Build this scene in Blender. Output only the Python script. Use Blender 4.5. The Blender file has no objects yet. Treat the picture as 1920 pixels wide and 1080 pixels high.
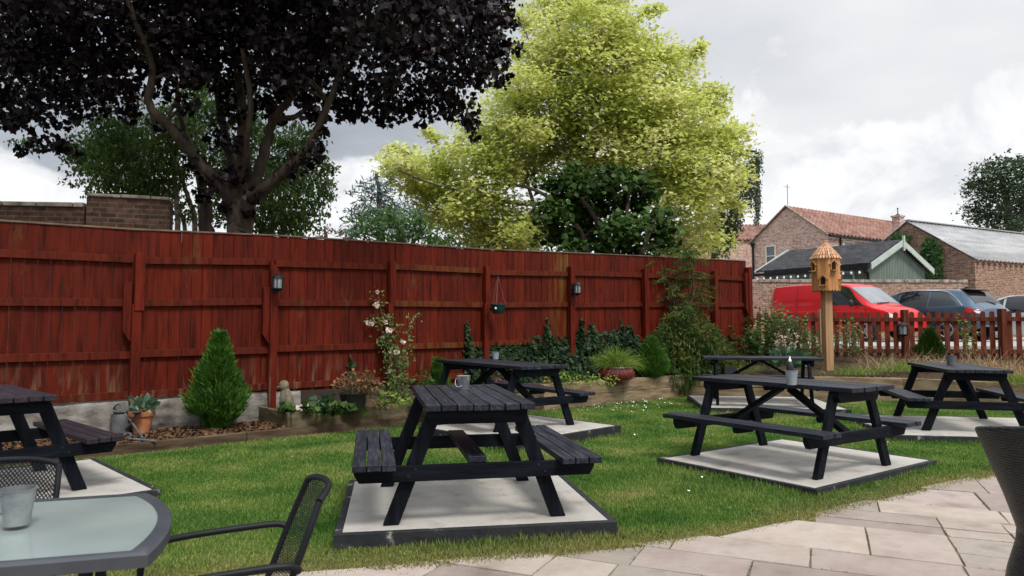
import bpy, math, random
import numpy as np
from mathutils import Vector, Matrix
R = math.radians
random.seed(7)
rng = np.random.default_rng(7)
sc = bpy.context.scene
col = sc.collection

# ------------------------------------------------------------------ camera, sky, sun, exposure
FPX, PITCH, CZ = 1320.0, 0.056, 1.28
cam = bpy.data.cameras.new("camera")
cam.sensor_width = 36
cam.lens = FPX / 1920 * 36
cam.clip_start = 0.05
cam.clip_end = 2000
co = bpy.data.objects.new("camera", cam)
col.objects.link(co)
co.location = (0, 0, CZ)
co.rotation_euler = (math.pi / 2 + PITCH, 0, 0)
sc.camera = co
cam.dof.use_dof = True
cam.dof.focus_distance = 6.5
cam.dof.aperture_fstop = 5.6

SUN_EL, SUN_AZ = R(54), R(150)          # azimuth clockwise from +Y: behind and to the right of the camera
world = bpy.data.worlds.new("World")
sc.world = world
world.use_nodes = True


def build_world():
    nt = world.node_tree
    N, Lk = nt.nodes, nt.links
    N.clear()
    out = N.new('ShaderNodeOutputWorld')
    sky = N.new('ShaderNodeTexSky')
    sky.sky_type = 'NISHITA'
    sky.sun_disc = False
    sky.sun_elevation = SUN_EL
    sky.sun_rotation = SUN_AZ
    bg = N.new('ShaderNodeBackground')
    bg.inputs[1].default_value = 0.12
    Lk.new(sky.outputs[0], bg.inputs[0])
    tc = N.new('ShaderNodeTexCoord')
    mp = N.new('ShaderNodeMapping')
    mp.inputs['Scale'].default_value = (1.0, 1.0, 2.6)
    mp.inputs['Location'].default_value = (3.1, 0.4, 0.2)
    Lk.new(tc.outputs['Generated'], mp.inputs[0])

    def noise(scale, detail, rough, dist=0.0, src=mp):
        n = N.new('ShaderNodeTexNoise')
        n.inputs['Scale'].default_value = scale
        n.inputs['Detail'].default_value = detail
        n.inputs['Roughness'].default_value = rough
        n.inputs['Distortion'].default_value = dist
        Lk.new(src.outputs[0], n.inputs['Vector'])
        return n

    def ramp(src, pts):
        r = N.new('ShaderNodeValToRGB')
        e = r.color_ramp.elements
        while len(e) < len(pts):
            e.new(0.5)
        for k, (p, c) in enumerate(pts):
            e[k].position = p
            e[k].color = (*c, 1) if len(c) == 3 else c
        Lk.new(src, r.inputs[0])
        return r

    def math_(op, a, b=None, c=None):
        m = N.new('ShaderNodeMath')
        m.operation = op
        for k, x in enumerate((a, b, c)):
            if x is None:
                continue
            if isinstance(x, (int, float)):
                m.inputs[k].default_value = x
            else:
                Lk.new(x, m.inputs[k])
        return m.outputs[0]
    sep = N.new('ShaderNodeSeparateXYZ')
    Lk.new(tc.outputs['Generated'], sep.inputs[0])
    n1 = noise(1.5, 6, 0.5, 0.15)
    n2 = noise(5.0, 10, 0.6, 0.1)
    v = math_('ADD', math_('MULTIPLY', n1.outputs[0], 0.86), math_('MULTIPLY', n2.outputs[0], 0.14))
    # the cloud bank is thinner and brighter to the right, heavier to the left
    v = math_('ADD', v, math_('MULTIPLY', sep.outputs[0], 0.20))
    v = math_('ADD', v, 0.065)
    cl = ramp(v, [(0.30, (.24, .275, .33)), (0.43, (.40, .43, .485)), (0.53, (.60, .62, .66)), (0.64, (.70, .715, .74)), (0.80, (.82, .83, .845))])
    # heaped cumulus with crisp heads low in the sky
    mp3 = N.new('ShaderNodeMapping')
    mp3.inputs['Scale'].default_value = (1.0, 1.0, 1.25)
    mp3.inputs['Location'].default_value = (1.7, 2.2, 0.6)
    Lk.new(tc.outputs['Generated'], mp3.inputs[0])
    n3 = noise(4.6, 12, 0.56, 0.3, mp3)
    n4 = noise(9.0, 10, 0.6, 0.4, mp3)
    # their tops stand higher to the right
    top = math_('ADD', math_('MULTIPLY', sep.outputs[0], 0.085), 0.245)
    hv = math_('ADD', n3.outputs[0], math_('MULTIPLY', math_('SUBTRACT', top, sep.outputs[2]), 2.2))
    heap = ramp(hv, [(0.49, (0, 0, 0)), (0.535, (.7, .7, .7)), (0.62, (1, 1, 1))])
    mixc = N.new('ShaderNodeMix')
    mixc.data_type = 'RGBA'
    Lk.new(math_('MULTIPLY', heap.outputs[0], 0.85), mixc.inputs[0])
    Lk.new(cl.outputs[0], mixc.inputs[6])
    shade = ramp(n4.outputs[0], [(0.36, (.70, .72, .755)), (0.48, (.86, .87, .89)), (0.57, (.97, .97, .975))])
    Lk.new(shade.outputs[0], mixc.inputs[7])
    # an overcast sky is brightest overhead
    mr = N.new('ShaderNodeMapRange')
    mr.interpolation_type = 'SMOOTHSTEP'
    mr.inputs[1].default_value = 0.42
    mr.inputs[2].default_value = 0.95
    mr.inputs[3].default_value = 0.78
    mr.inputs[4].default_value = 2.0
    Lk.new(sep.outputs[2], mr.inputs[0])
    bg2 = N.new('ShaderNodeBackground')
    Lk.new(mixc.outputs[2], bg2.inputs[0])
    Lk.new(mr.outputs[0], bg2.inputs[1])
    cover = ramp(noise(1.7, 6, 0.5).outputs[0], [(0.24, (.55, .55, .55)), (0.36, (1, 1, 1))])
    mx = N.new('ShaderNodeMixShader')
    Lk.new(cover.outputs[0], mx.inputs[0])
    Lk.new(bg.outputs[0], mx.inputs[1])
    Lk.new(bg2.outputs[0], mx.inputs[2])
    Lk.new(mx.outputs[0], out.inputs[0])


build_world()
sun = bpy.data.lights.new("sun", 'SUN')
sun.energy = 1.9
sun.angle = R(14)
sun.color = (1.0, 0.95, 0.88)
so = bpy.data.objects.new("sun", sun)
col.objects.link(so)
sd = Vector((math.sin(SUN_AZ) * math.cos(SUN_EL), math.cos(SUN_AZ) * math.cos(SUN_EL), math.sin(SUN_EL)))
so.rotation_euler = sd.to_track_quat('Z', 'Y').to_euler()
so.location = sd * 60
sc.view_settings.view_transform = 'Standard'
sc.view_settings.look = 'None'
sc.view_settings.exposure = 0.55
sc.view_settings.gamma = 1.0
sc.view_settings.use_curve_mapping = False
sc.render.engine = 'CYCLES'
sc.cycles.use_denoising = True
sc.cycles.max_bounces = 6
sc.cycles.transparent_max_bounces = 8


# ------------------------------------------------------------------ helpers
def ray(px, py):
    x, y = (px - 960) / FPX, (540 - py) / FPX
    return Vector((x, math.cos(PITCH) - y * math.sin(PITCH), math.sin(PITCH) + y * math.cos(PITCH)))


def atY(px, py, Y):
    r = ray(px, py)
    return r * (Y / r.y) + Vector((0, 0, CZ))


def atZ(px, py, z):
    r = ray(px, py)
    return r * ((z - CZ) / r.z) + Vector((0, 0, CZ))


def tag(o, label=None, cat=None, group=None, kind=None):
    if label:
        o['label'] = label
    if cat:
        o['category'] = cat
    if group:
        o['group'] = group
    if kind:
        o['kind'] = kind
    return o


def empty(name, loc=(0, 0, 0), rz=0.0, label=None, cat=None, group=None):
    o = bpy.data.objects.new(name, None)
    o.empty_display_size = 0.1
    o.location = loc
    o.rotation_euler = (0, 0, rz)
    col.objects.link(o)
    return tag(o, label, cat, group)


def finish(o, mat, parent, smooth, bevel):
    me = o.data
    if mat is not None:
        me.materials.append(mat)
    if smooth is not None:
        me.polygons.foreach_set('use_smooth', np.ones(len(me.polygons), dtype=bool))
        if smooth < 179:
            me.set_sharp_from_angle(angle=R(smooth))
    if bevel:
        b = o.modifiers.new('bevel', 'BEVEL')
        b.width = bevel
        b.segments = 2
        b.limit_method = 'ANGLE'
        b.harden_normals = False
    col.objects.link(o)
    if parent is not None:
        o.parent = parent
    return o


class MB:
    def __init__(s):
        s.v, s.f = [], []

    def add(s, vs, fs):
        n = len(s.v)
        s.v += [tuple(v) for v in vs]
        s.f += [tuple(i + n for i in f) for f in fs]
        return s

    BF = [(0, 3, 2, 1), (4, 5, 6, 7), (0, 1, 5, 4), (1, 2, 6, 5), (2, 3, 7, 6), (3, 0, 4, 7)]

    def box(s, c, d, rz=0.0, M=None):
        hx, hy, hz = d[0] / 2, d[1] / 2, d[2] / 2
        vs = [Vector(q) for q in ((-hx, -hy, -hz), (hx, -hy, -hz), (hx, hy, -hz), (-hx, hy, -hz), (-hx, -hy, hz), (hx, -hy, hz), (hx, hy, hz), (-hx, hy, hz))]
        m = M or Matrix.Rotation(rz, 3, 'Z')
        c = Vector(c)
        return s.add([m @ v + c for v in vs], MB.BF)

    def hexa(s, b, t):
        return s.add(list(b) + list(t), MB.BF)

    def beam(s, p0, p1, w, h, up=(0, 0, 1), chamfer=0.0):
        p0, p1, up = Vector(p0), Vector(p1), Vector(up)
        d = (p1 - p0).normalized()
        sd_ = d.cross(up)
        if sd_.length < 1e-5:
            sd_ = d.cross(Vector((1, 0, 0)))
        sd_.normalize()
        u = sd_.cross(d)
        vs = []
        for k, p in enumerate((p0, p1)):
            off = d * (chamfer if k == 0 else -chamfer)
            vs += [p - sd_ * w / 2 - u * h / 2 + off, p + sd_ * w / 2 - u * h / 2 + off, p + sd_ * w / 2 + u * h / 2, p - sd_ * w / 2 + u * h / 2]
        return s.add(vs, [(0, 1, 2, 3), (7, 6, 5, 4), (0, 4, 5, 1), (1, 5, 6, 2), (2, 6, 7, 3), (3, 7, 4, 0)])

    def tube(s, pts, r, n=8):
        pts = [Vector(p) for p in pts]
        rs = r if isinstance(r, (list, tuple)) else [r] * len(pts)
        vs, fs = [], []
        a = None
        for i, p in enumerate(pts):
            t = (pts[min(i + 1, len(pts) - 1)] - pts[max(i - 1, 0)]).normalized()
            if a is None:
                a = t.cross(Vector((0, 0, 1)))
                if a.length < 1e-3:
                    a = t.cross(Vector((1, 0, 0)))
            a = (a - t * a.dot(t)).normalized()
            b = t.cross(a)
            for k in range(n):
                q = 2 * math.pi * k / n
                vs.append(p + (a * math.cos(q) + b * math.sin(q)) * rs[i])
        for i in range(len(pts) - 1):
            for k in range(n):
                fs.append((i * n + k, i * n + (k + 1) % n, (i + 1) * n + (k + 1) % n, (i + 1) * n + k))
        fs.append(tuple(range(n - 1, -1, -1)))
        m = (len(pts) - 1) * n
        fs.append(tuple(m + k for k in range(n)))
        return s.add(vs, fs)

    def lathe(s, prof, n=24, c=(0, 0, 0), jag=None):
        vs, fs = [], []
        c = Vector(c)
        for (r, z) in prof:
            for k in range(n):
                q = 2 * math.pi * k / n
                vs.append(c + Vector((r * math.cos(q), r * math.sin(q), z)))
        for i in range(len(prof) - 1):
            for k in range(n):
                fs.append((i * n + k, i * n + (k + 1) % n, (i + 1) * n + (k + 1) % n, (i + 1) * n + k))
        fs.append(tuple(range(n - 1, -1, -1)))
        m = (len(prof) - 1) * n
        fs.append(tuple(m + k for k in range(n)))
        return s.add(vs, fs)

    def prism(s, poly, o, ax, ay, th):
        """polygon (a, b) in the plane o + a*ax + b*ay, thickened by th along ax x ay (centred)"""
        o, ax, ay = Vector(o), Vector(ax), Vector(ay)
        nrm = ax.cross(ay).normalized() * th / 2
        n = len(poly)
        vs = [o + ax * a + ay * b - nrm for a, b in poly] + [o + ax * a + ay * b + nrm for a, b in poly]
        fs = [tuple(range(n - 1, -1, -1)), tuple(range(n, 2 * n))]
        fs += [(k, (k + 1) % n, n + (k + 1) % n, n + k) for k in range(n)]
        return s.add(vs, fs)

    def grid(s, P):
        """P: rows of points"""
        m, n = len(P), len(P[0])
        vs = [p for row in P for p in row]
        fs = [(i * n + k, i * n + k + 1, (i + 1) * n + k + 1, (i + 1) * n + k) for i in range(m - 1) for k in range(n - 1)]
        return s.add(vs, fs)

    def build(s, name, mat, parent=None, smooth=None, bevel=None):
        me = bpy.data.meshes.new(name)
        me.from_pydata([tuple(v) for v in s.v], [], s.f)
        me.update()
        return finish(bpy.data.objects.new(name, me), mat, parent, smooth, bevel)


def npmesh(name, V, F, mat, parent=None, smooth=None):
    """V (n,3), F (m,k) all polygons of k corners"""
    V = np.asarray(V, dtype=np.float32)
    F = np.asarray(F, dtype=np.int32)
    me = bpy.data.meshes.new(name)
    m, k = F.shape
    me.vertices.add(len(V))
    me.vertices.foreach_set('co', V.ravel())
    me.loops.add(m * k)
    me.loops.foreach_set('vertex_index', F.ravel())
    me.polygons.add(m)
    me.polygons.foreach_set('loop_start', np.arange(0, m * k, k, dtype=np.int32))
    me.polygons.foreach_set('loop_total', np.full(m, k, dtype=np.int32))
    me.update(calc_edges=True)
    me.validate()
    return finish(bpy.data.objects.new(name, me), mat, parent, smooth, None)


def unit(a):
    return a / np.maximum(np.linalg.norm(a, axis=1, keepdims=True), 1e-9)


def leaf_arrays(C, size, tmpl, face, axis=None, normal=None, spread=0.6, jitter=0.25):
    """leaf geometry at points C; axis = direction the leaf points along, or normal = direction its face looks"""
    C = np.asarray(C, dtype=float)
    n = len(C)
    g = rng.normal(size=(n, 3))
    if axis is not None:
        y = unit(np.broadcast_to(np.asarray(axis, float), (n, 3)) + g * spread)
        x = unit(np.cross(y, rng.normal(size=(n, 3))))
        z = np.cross(x, y)
    else:
        z = unit(np.broadcast_to(np.asarray(normal, float), (n, 3)) + g * spread)
        x = unit(np.cross(z, rng.normal(size=(n, 3))))
        y = np.cross(z, x)
    sz = size * (1 + jitter * rng.normal(size=(n, 1, 1)).clip(-2, 2))
    T = np.asarray(tmpl, float)
    B = np.stack([x, y, z], axis=1)
    V = C[:, None, :] + sz * np.einsum('kj,njd->nkd', T, B)
    k = len(T)
    fs = np.asarray(face)
    F = (np.arange(n)[:, None, None] * k + fs[None]).reshape(-1, fs.shape[1])
    return V.reshape(-1, 3), F


def leaves(name, C, size, tm, mat, parent=None, **kw):
    V, F = leaf_arrays(C, size, tm[0], tm[1], **kw)
    return npmesh(name, V, F, mat, parent)


# leaf shapes: (points, faces); each leaf is folded a little along its midrib
MAPLE = ([(0, 0, 0), (.32, -.06, .05), (.56, .14, .11), (.44, .30, .07), (.56, .58, .13), (.31, .62, .06), (0, 1.0, -.06),
          (-.31, .62, .06), (-.56, .58, .13), (-.44, .30, .07), (-.56, .14, .11), (-.32, -.06, .05)],
         [(0, 1, 2, 3), (0, 3, 4, 5), (0, 5, 6, 6), (0, 6, 7, 7), (0, 7, 8, 9), (0, 9, 10, 11)])
MAPLE = (MAPLE[0], [(0, 1, 2), (0, 2, 3), (0, 3, 4), (0, 4, 5), (0, 5, 6), (0, 6, 7), (0, 7, 8), (0, 8, 9), (0, 9, 10), (0, 10, 11)])
ACER = ([(0, 0, 0), (.42, .22, .10), (.26, .44, .03), (0, 1.0, -.10), (-.26, .44, .03), (-.42, .22, .10)], [(0, 1, 2), (0, 2, 3), (0, 3, 4), (0, 4, 5)])
OVAL = ([(0, 0, 0), (.26, .38, .07), (0, 1, -.03), (-.26, .38, .07)], [(0, 1, 2), (0, 2, 3)])
HEART = ([(0, 0, 0), (.42, .08, .06), (.45, .40, .08), (0, 1, -.06), (-.45, .40, .08), (-.42, .08, .06)], [(0, 1, 2), (0, 2, 3), (0, 3, 4), (0, 4, 5)])
NEEDLE = ([(0, 0, 0), (.09, .5, .02), (0, 1, 0), (-.09, .5, .02)], [(0, 1, 2), (0, 2, 3)])


def ribbon_arrays(P0, D, L, W, droop, nseg=4):
    """grass-like blades: base points, start directions, lengths, widths, droop (fall per length)"""
    P0, D = np.asarray(P0, float), unit(np.asarray(D, float))
    n = len(P0)
    side = unit(np.cross(D, rng.normal(size=(n, 3))))
    L = np.broadcast_to(L, (n,)).reshape(n, 1)
    W = np.broadcast_to(W, (n,)).reshape(n, 1)
    droop = np.broadcast_to(droop, (n,)).reshape(n, 1)
    V = np.zeros((n, (nseg + 1) * 2, 3))
    for k in range(nseg + 1):
        t = k / nseg
        p = P0 + D * L * t
        p[:, 2:3] -= droop * L * t * t
        w = W * (1 - t ** 1.6) * 0.5 + 0.0003
        V[:, 2 * k] = p - side * w
        V[:, 2 * k + 1] = p + side * w
    F = []
    for k in range(nseg):
        F.append((2 * k, 2 * k + 1, 2 * k + 3, 2 * k + 2))
    F = (np.arange(n)[:, None, None] * (2 * (nseg + 1)) + np.asarray(F)[None]).reshape(-1, 4)
    return V.reshape(-1, 3), F


def join_arrays(parts):
    V, F, n = [], [], 0
    for v, f in parts:
        V.append(v)
        F.append(f + n)
        n += len(v)
    return np.concatenate(V), np.concatenate(F)


def in_sphere(n, c, r, shell=0.0):
    d = unit(rng.normal(size=(n, 3)))
    q = (shell ** 3 + (1 - shell ** 3) * rng.random((n, 1))) ** (1 / 3)
    return np.asarray(c, float) + d * q * np.asarray(r, float)


# ------------------------------------------------------------------ materials
MATS = {}


def M(name, cols, scale=(1, 1, 1), nscale=1.0, detail=5, rough=0.7, metal=0.0, bump=0.0, bscale=None, isl=0.0, hue=0.0,
      trans=0.0, spec=0.4, coat=0.0, dist=0.0, rough2=None, rramp=None):
    m = bpy.data.materials.new(name)
    m.use_nodes = True
    nt = m.node_tree
    N, Lk = nt.nodes, nt.links
    b = N['Principled BSDF']
    b.inputs['Roughness'].default_value = rough
    b.inputs['Metallic'].default_value = metal
    b.inputs['Specular IOR Level'].default_value = spec
    b.inputs['Coat Weight'].default_value = coat
    b.inputs['Coat Roughness'].default_value = 0.05
    tc = N.new('ShaderNodeTexCoord')
    mp = N.new('ShaderNodeMapping')
    mp.inputs['Scale'].default_value = scale
    Lk.new(tc.outputs['Object'], mp.inputs[0])
    n = N.new('ShaderNodeTexNoise')
    n.inputs['Scale'].default_value = nscale
    n.inputs['Detail'].default_value = detail
    n.inputs['Roughness'].default_value = 0.6
    n.inputs['Distortion'].default_value = dist
    Lk.new(mp.outputs[0], n.inputs['Vector'])
    r = N.new('ShaderNodeValToRGB')
    e = r.color_ramp.elements
    pts = cols if isinstance(cols[0], tuple) and len(cols[0]) == 2 else [(0.3, cols[0]), (0.7, cols[-1])]
    while len(e) < len(pts):
        e.new(0.5)
    for k, (p, c) in enumerate(pts):
        e[k].position = p
        e[k].color = (*c, 1)
    Lk.new(n.outputs[0], r.inputs[0])
    c = r.outputs[0]
    if isl or hue:
        geo = N.new('ShaderNodeNewGeometry')
        hsv = N.new('ShaderNodeHueSaturation')
        mr = N.new('ShaderNodeMapRange')
        mr.inputs[3].default_value = 1 - isl
        mr.inputs[4].default_value = 1 + isl
        Lk.new(geo.outputs['Random Per Island'], mr.inputs[0])
        Lk.new(mr.outputs[0], hsv.inputs['Value'])
        if hue:
            wn = N.new('ShaderNodeTexWhiteNoise')
            wn.noise_dimensions = '1D'
            Lk.new(geo.outputs['Random Per Island'], wn.inputs['W'])
            m2 = N.new('ShaderNodeMapRange')
            m2.inputs[3].default_value = 0.5 - hue
            m2.inputs[4].default_value = 0.5 + hue
            Lk.new(wn.outputs[0], m2.inputs[0])
            Lk.new(m2.outputs[0], hsv.inputs['Hue'])
        Lk.new(c, hsv.inputs['Color'])
        c = hsv.outputs[0]
    Lk.new(c, b.inputs['Base Color'])
    if rough2 is not None:
        mr = N.new('ShaderNodeMapRange')
        mr.inputs[1].default_value = 0.35
        mr.inputs[2].default_value = 0.65
        mr.inputs[3].default_value = rough
        mr.inputs[4].default_value = rough2
        Lk.new(n.outputs[0], mr.inputs[0])
        Lk.new(mr.outputs[0], b.inputs['Roughness'])
    if bump:
        n2 = N.new('ShaderNodeTexNoise')
        n2.inputs['Scale'].default_value = bscale or nscale * 3
        n2.inputs['Detail'].default_value = 6
        Lk.new(mp.outputs[0], n2.inputs['Vector'])
        bp = N.new('ShaderNodeBump')
        bp.inputs['Strength'].default_value = min(1.0, bump)
        bp.inputs['Distance'].default_value = 0.01 * max(1.0, bump)
        Lk.new(n2.outputs[0], bp.inputs['Height'])
        Lk.new(bp.outputs[0], b.inputs['Normal'])
    if trans:
        tr = N.new('ShaderNodeBsdfTranslucent')
        mx = N.new('ShaderNodeMixShader')
        mx.inputs[0].default_value = trans
        Lk.new(c, tr.inputs[0])
        Lk.new(b.outputs[0], mx.inputs[1])
        Lk.new(tr.outputs[0], mx.inputs[2])
        Lk.new(mx.outputs[0], N['Material Output'].inputs[0])
    MATS[name] = m
    return m


def brick_mat(name, c1, c2, mortar, bw=0.225, rh=0.075, ms=0.012, stain=(.5, .42, .36), rough=0.9, uv='xz', msmooth=0.2, stain_amt=.55):
    m = bpy.data.materials.new(name)
    m.use_nodes = True
    nt = m.node_tree
    N, Lk = nt.nodes, nt.links
    b = N['Principled BSDF']
    b.inputs['Roughness'].default_value = rough
    b.inputs['Specular IOR Level'].default_value = 0.2
    tc = N.new('ShaderNodeTexCoord')
    sp = N.new('ShaderNodeSeparateXYZ')
    Lk.new(tc.outputs['Object'], sp.inputs[0])
    ad = N.new('ShaderNodeMath')
    ad.operation = 'ADD'
    Lk.new(sp.outputs[0], ad.inputs[0])
    Lk.new(sp.outputs[1], ad.inputs[1])
    cb = N.new('ShaderNodeCombineXYZ')
    Lk.new(ad.outputs[0], cb.inputs[0])
    Lk.new(sp.outputs[2], cb.inputs[1])
    br = N.new('ShaderNodeTexBrick')
    br.inputs['Scale'].default_value = 1.0
    br.inputs['Brick Width'].default_value = bw
    br.inputs['Row Height'].default_value = rh
    br.inputs['Mortar Size'].default_value = ms
    br.inputs['Mortar Smooth'].default_value = msmooth
    br.inputs['Bias'].default_value = -0.1
    br.inputs['Color1'].default_value = (*c1, 1)
    br.inputs['Color2'].default_value = (*c2, 1)
    br.inputs['Mortar'].default_value = (*mortar, 1)
    Lk.new(cb.outputs[0], br.inputs['Vector'])
    n = N.new('ShaderNodeTexNoise')
    n.inputs['Scale'].default_value = 1.3
    n.inputs['Detail'].default_value = 8
    n.inputs['Roughness'].default_value = 0.7
    Lk.new(tc.outputs['Object'], n.inputs['Vector'])
    n2 = N.new('ShaderNodeTexNoise')
    n2.inputs['Scale'].default_value = 9
    n2.inputs['Detail'].default_value = 4
    Lk.new(cb.outputs[0], n2.inputs['Vector'])
    r = N.new('ShaderNodeValToRGB')
    r.color_ramp.elements[0].position = 0.42
    r.color_ramp.elements[0].color = (0, 0, 0, 1)
    r.color_ramp.elements[1].position = 0.75
    r.color_ramp.elements[1].color = (stain_amt, stain_amt, stain_amt, 1)
    Lk.new(n.outputs[0], r.inputs[0])
    mx = N.new('ShaderNodeMix')
    mx.data_type = 'RGBA'
    Lk.new(r.outputs[0], mx.inputs[0])
    Lk.new(br.outputs[0], mx.inputs[6])
    mx.inputs[7].default_value = (*stain, 1)
    hsv = N.new('ShaderNodeHueSaturation')
    mr = N.new('ShaderNodeMapRange')
    mr.inputs[1].default_value = 0.3
    mr.inputs[2].default_value = 0.7
    mr.inputs[3].default_value = 0.62
    mr.inputs[4].default_value = 1.35
    Lk.new(n2.outputs[0], mr.inputs[0])
    Lk.new(mr.outputs[0], hsv.inputs['Value'])
    Lk.new(mx.outputs[2], hsv.inputs['Color'])
    Lk.new(hsv.outputs[0], b.inputs['Base Color'])
    bp = N.new('ShaderNodeBump')
    bp.inputs['Strength'].default_value = 0.6
    bp.inputs['Distance'].default_value = 0.012
    bp.invert = True
    Lk.new(br.outputs['Fac'], bp.inputs['Height'])
    Lk.new(bp.outputs[0], b.inputs['Normal'])
    return m


def lawn_mat(name, blade):
    """patchy turf: lush, ordinary and straw-dry grass; the same patches for soil sheet and blades"""
    m = bpy.data.materials.new(name)
    m.use_nodes = True
    nt = m.node_tree
    N, Lk = nt.nodes, nt.links
    b = N['Principled BSDF']
    b.inputs['Roughness'].default_value = 0.6 if blade else 0.95
    b.inputs['Specular IOR Level'].default_value = 0.25 if blade else 0.0
    tc = N.new('ShaderNodeTexCoord')

    def noise(s, d, loc=(0, 0, 0)):
        mp = N.new('ShaderNodeMapping')
        mp.inputs['Location'].default_value = loc
        Lk.new(tc.outputs['Object'], mp.inputs[0])
        n = N.new('ShaderNodeTexNoise')
        n.inputs['Scale'].default_value = s
        n.inputs['Detail'].default_value = d
        Lk.new(mp.outputs[0], n.inputs['Vector'])
        return n
    n1 = noise(1.5, 6, (4, 1, 0))
    r = N.new('ShaderNodeValToRGB')
    pts = [(0.30, (.056, .145, .026)), (0.45, (.112, .208, .040)), (0.58, (.185, .262, .060)), (0.71, (.31, .305, .115))]
    e = r.color_ramp.elements
    while len(e) < len(pts):
        e.new(0.5)
    for k, (p, c) in enumerate(pts):
        e[k].position = p
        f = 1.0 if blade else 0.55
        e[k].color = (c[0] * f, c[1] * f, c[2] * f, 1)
    Lk.new(n1.outputs[0], r.inputs[0])
    # trodden, drier strip along the paving
    at = N.new('ShaderNodeAttribute')
    at.attribute_name = 'dry'
    mx = N.new('ShaderNodeMix')
    mx.data_type = 'RGBA'
    Lk.new(at.outputs['Fac'], mx.inputs[0])
    Lk.new(r.outputs[0], mx.inputs[6])
    dc = (.30, .245, .10) if blade else (.20, .16, .08)
    mx.inputs[7].default_value = (*dc, 1)
    c = mx.outputs[2]
    if blade:
        geo = N.new('ShaderNodeNewGeometry')
        mr = N.new('ShaderNodeMapRange')
        mr.inputs[3].default_value = 0.55
        mr.inputs[4].default_value = 1.5
        Lk.new(geo.outputs['Random Per Island'], mr.inputs[0])
        hsv = N.new('ShaderNodeHueSaturation')
        Lk.new(mr.outputs[0], hsv.inputs['Value'])
        Lk.new(c, hsv.inputs['Color'])
        c = hsv.outputs[0]
        tr = N.new('ShaderNodeBsdfTranslucent')
        ms = N.new('ShaderNodeMixShader')
        ms.inputs[0].default_value = 0.35
        Lk.new(c, tr.inputs[0])
        Lk.new(b.outputs[0], ms.inputs[1])
        Lk.new(tr.outputs[0], ms.inputs[2])
        Lk.new(ms.outputs[0], N['Material Output'].inputs[0])
    Lk.new(c, b.inputs['Base Color'])
    return m


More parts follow.
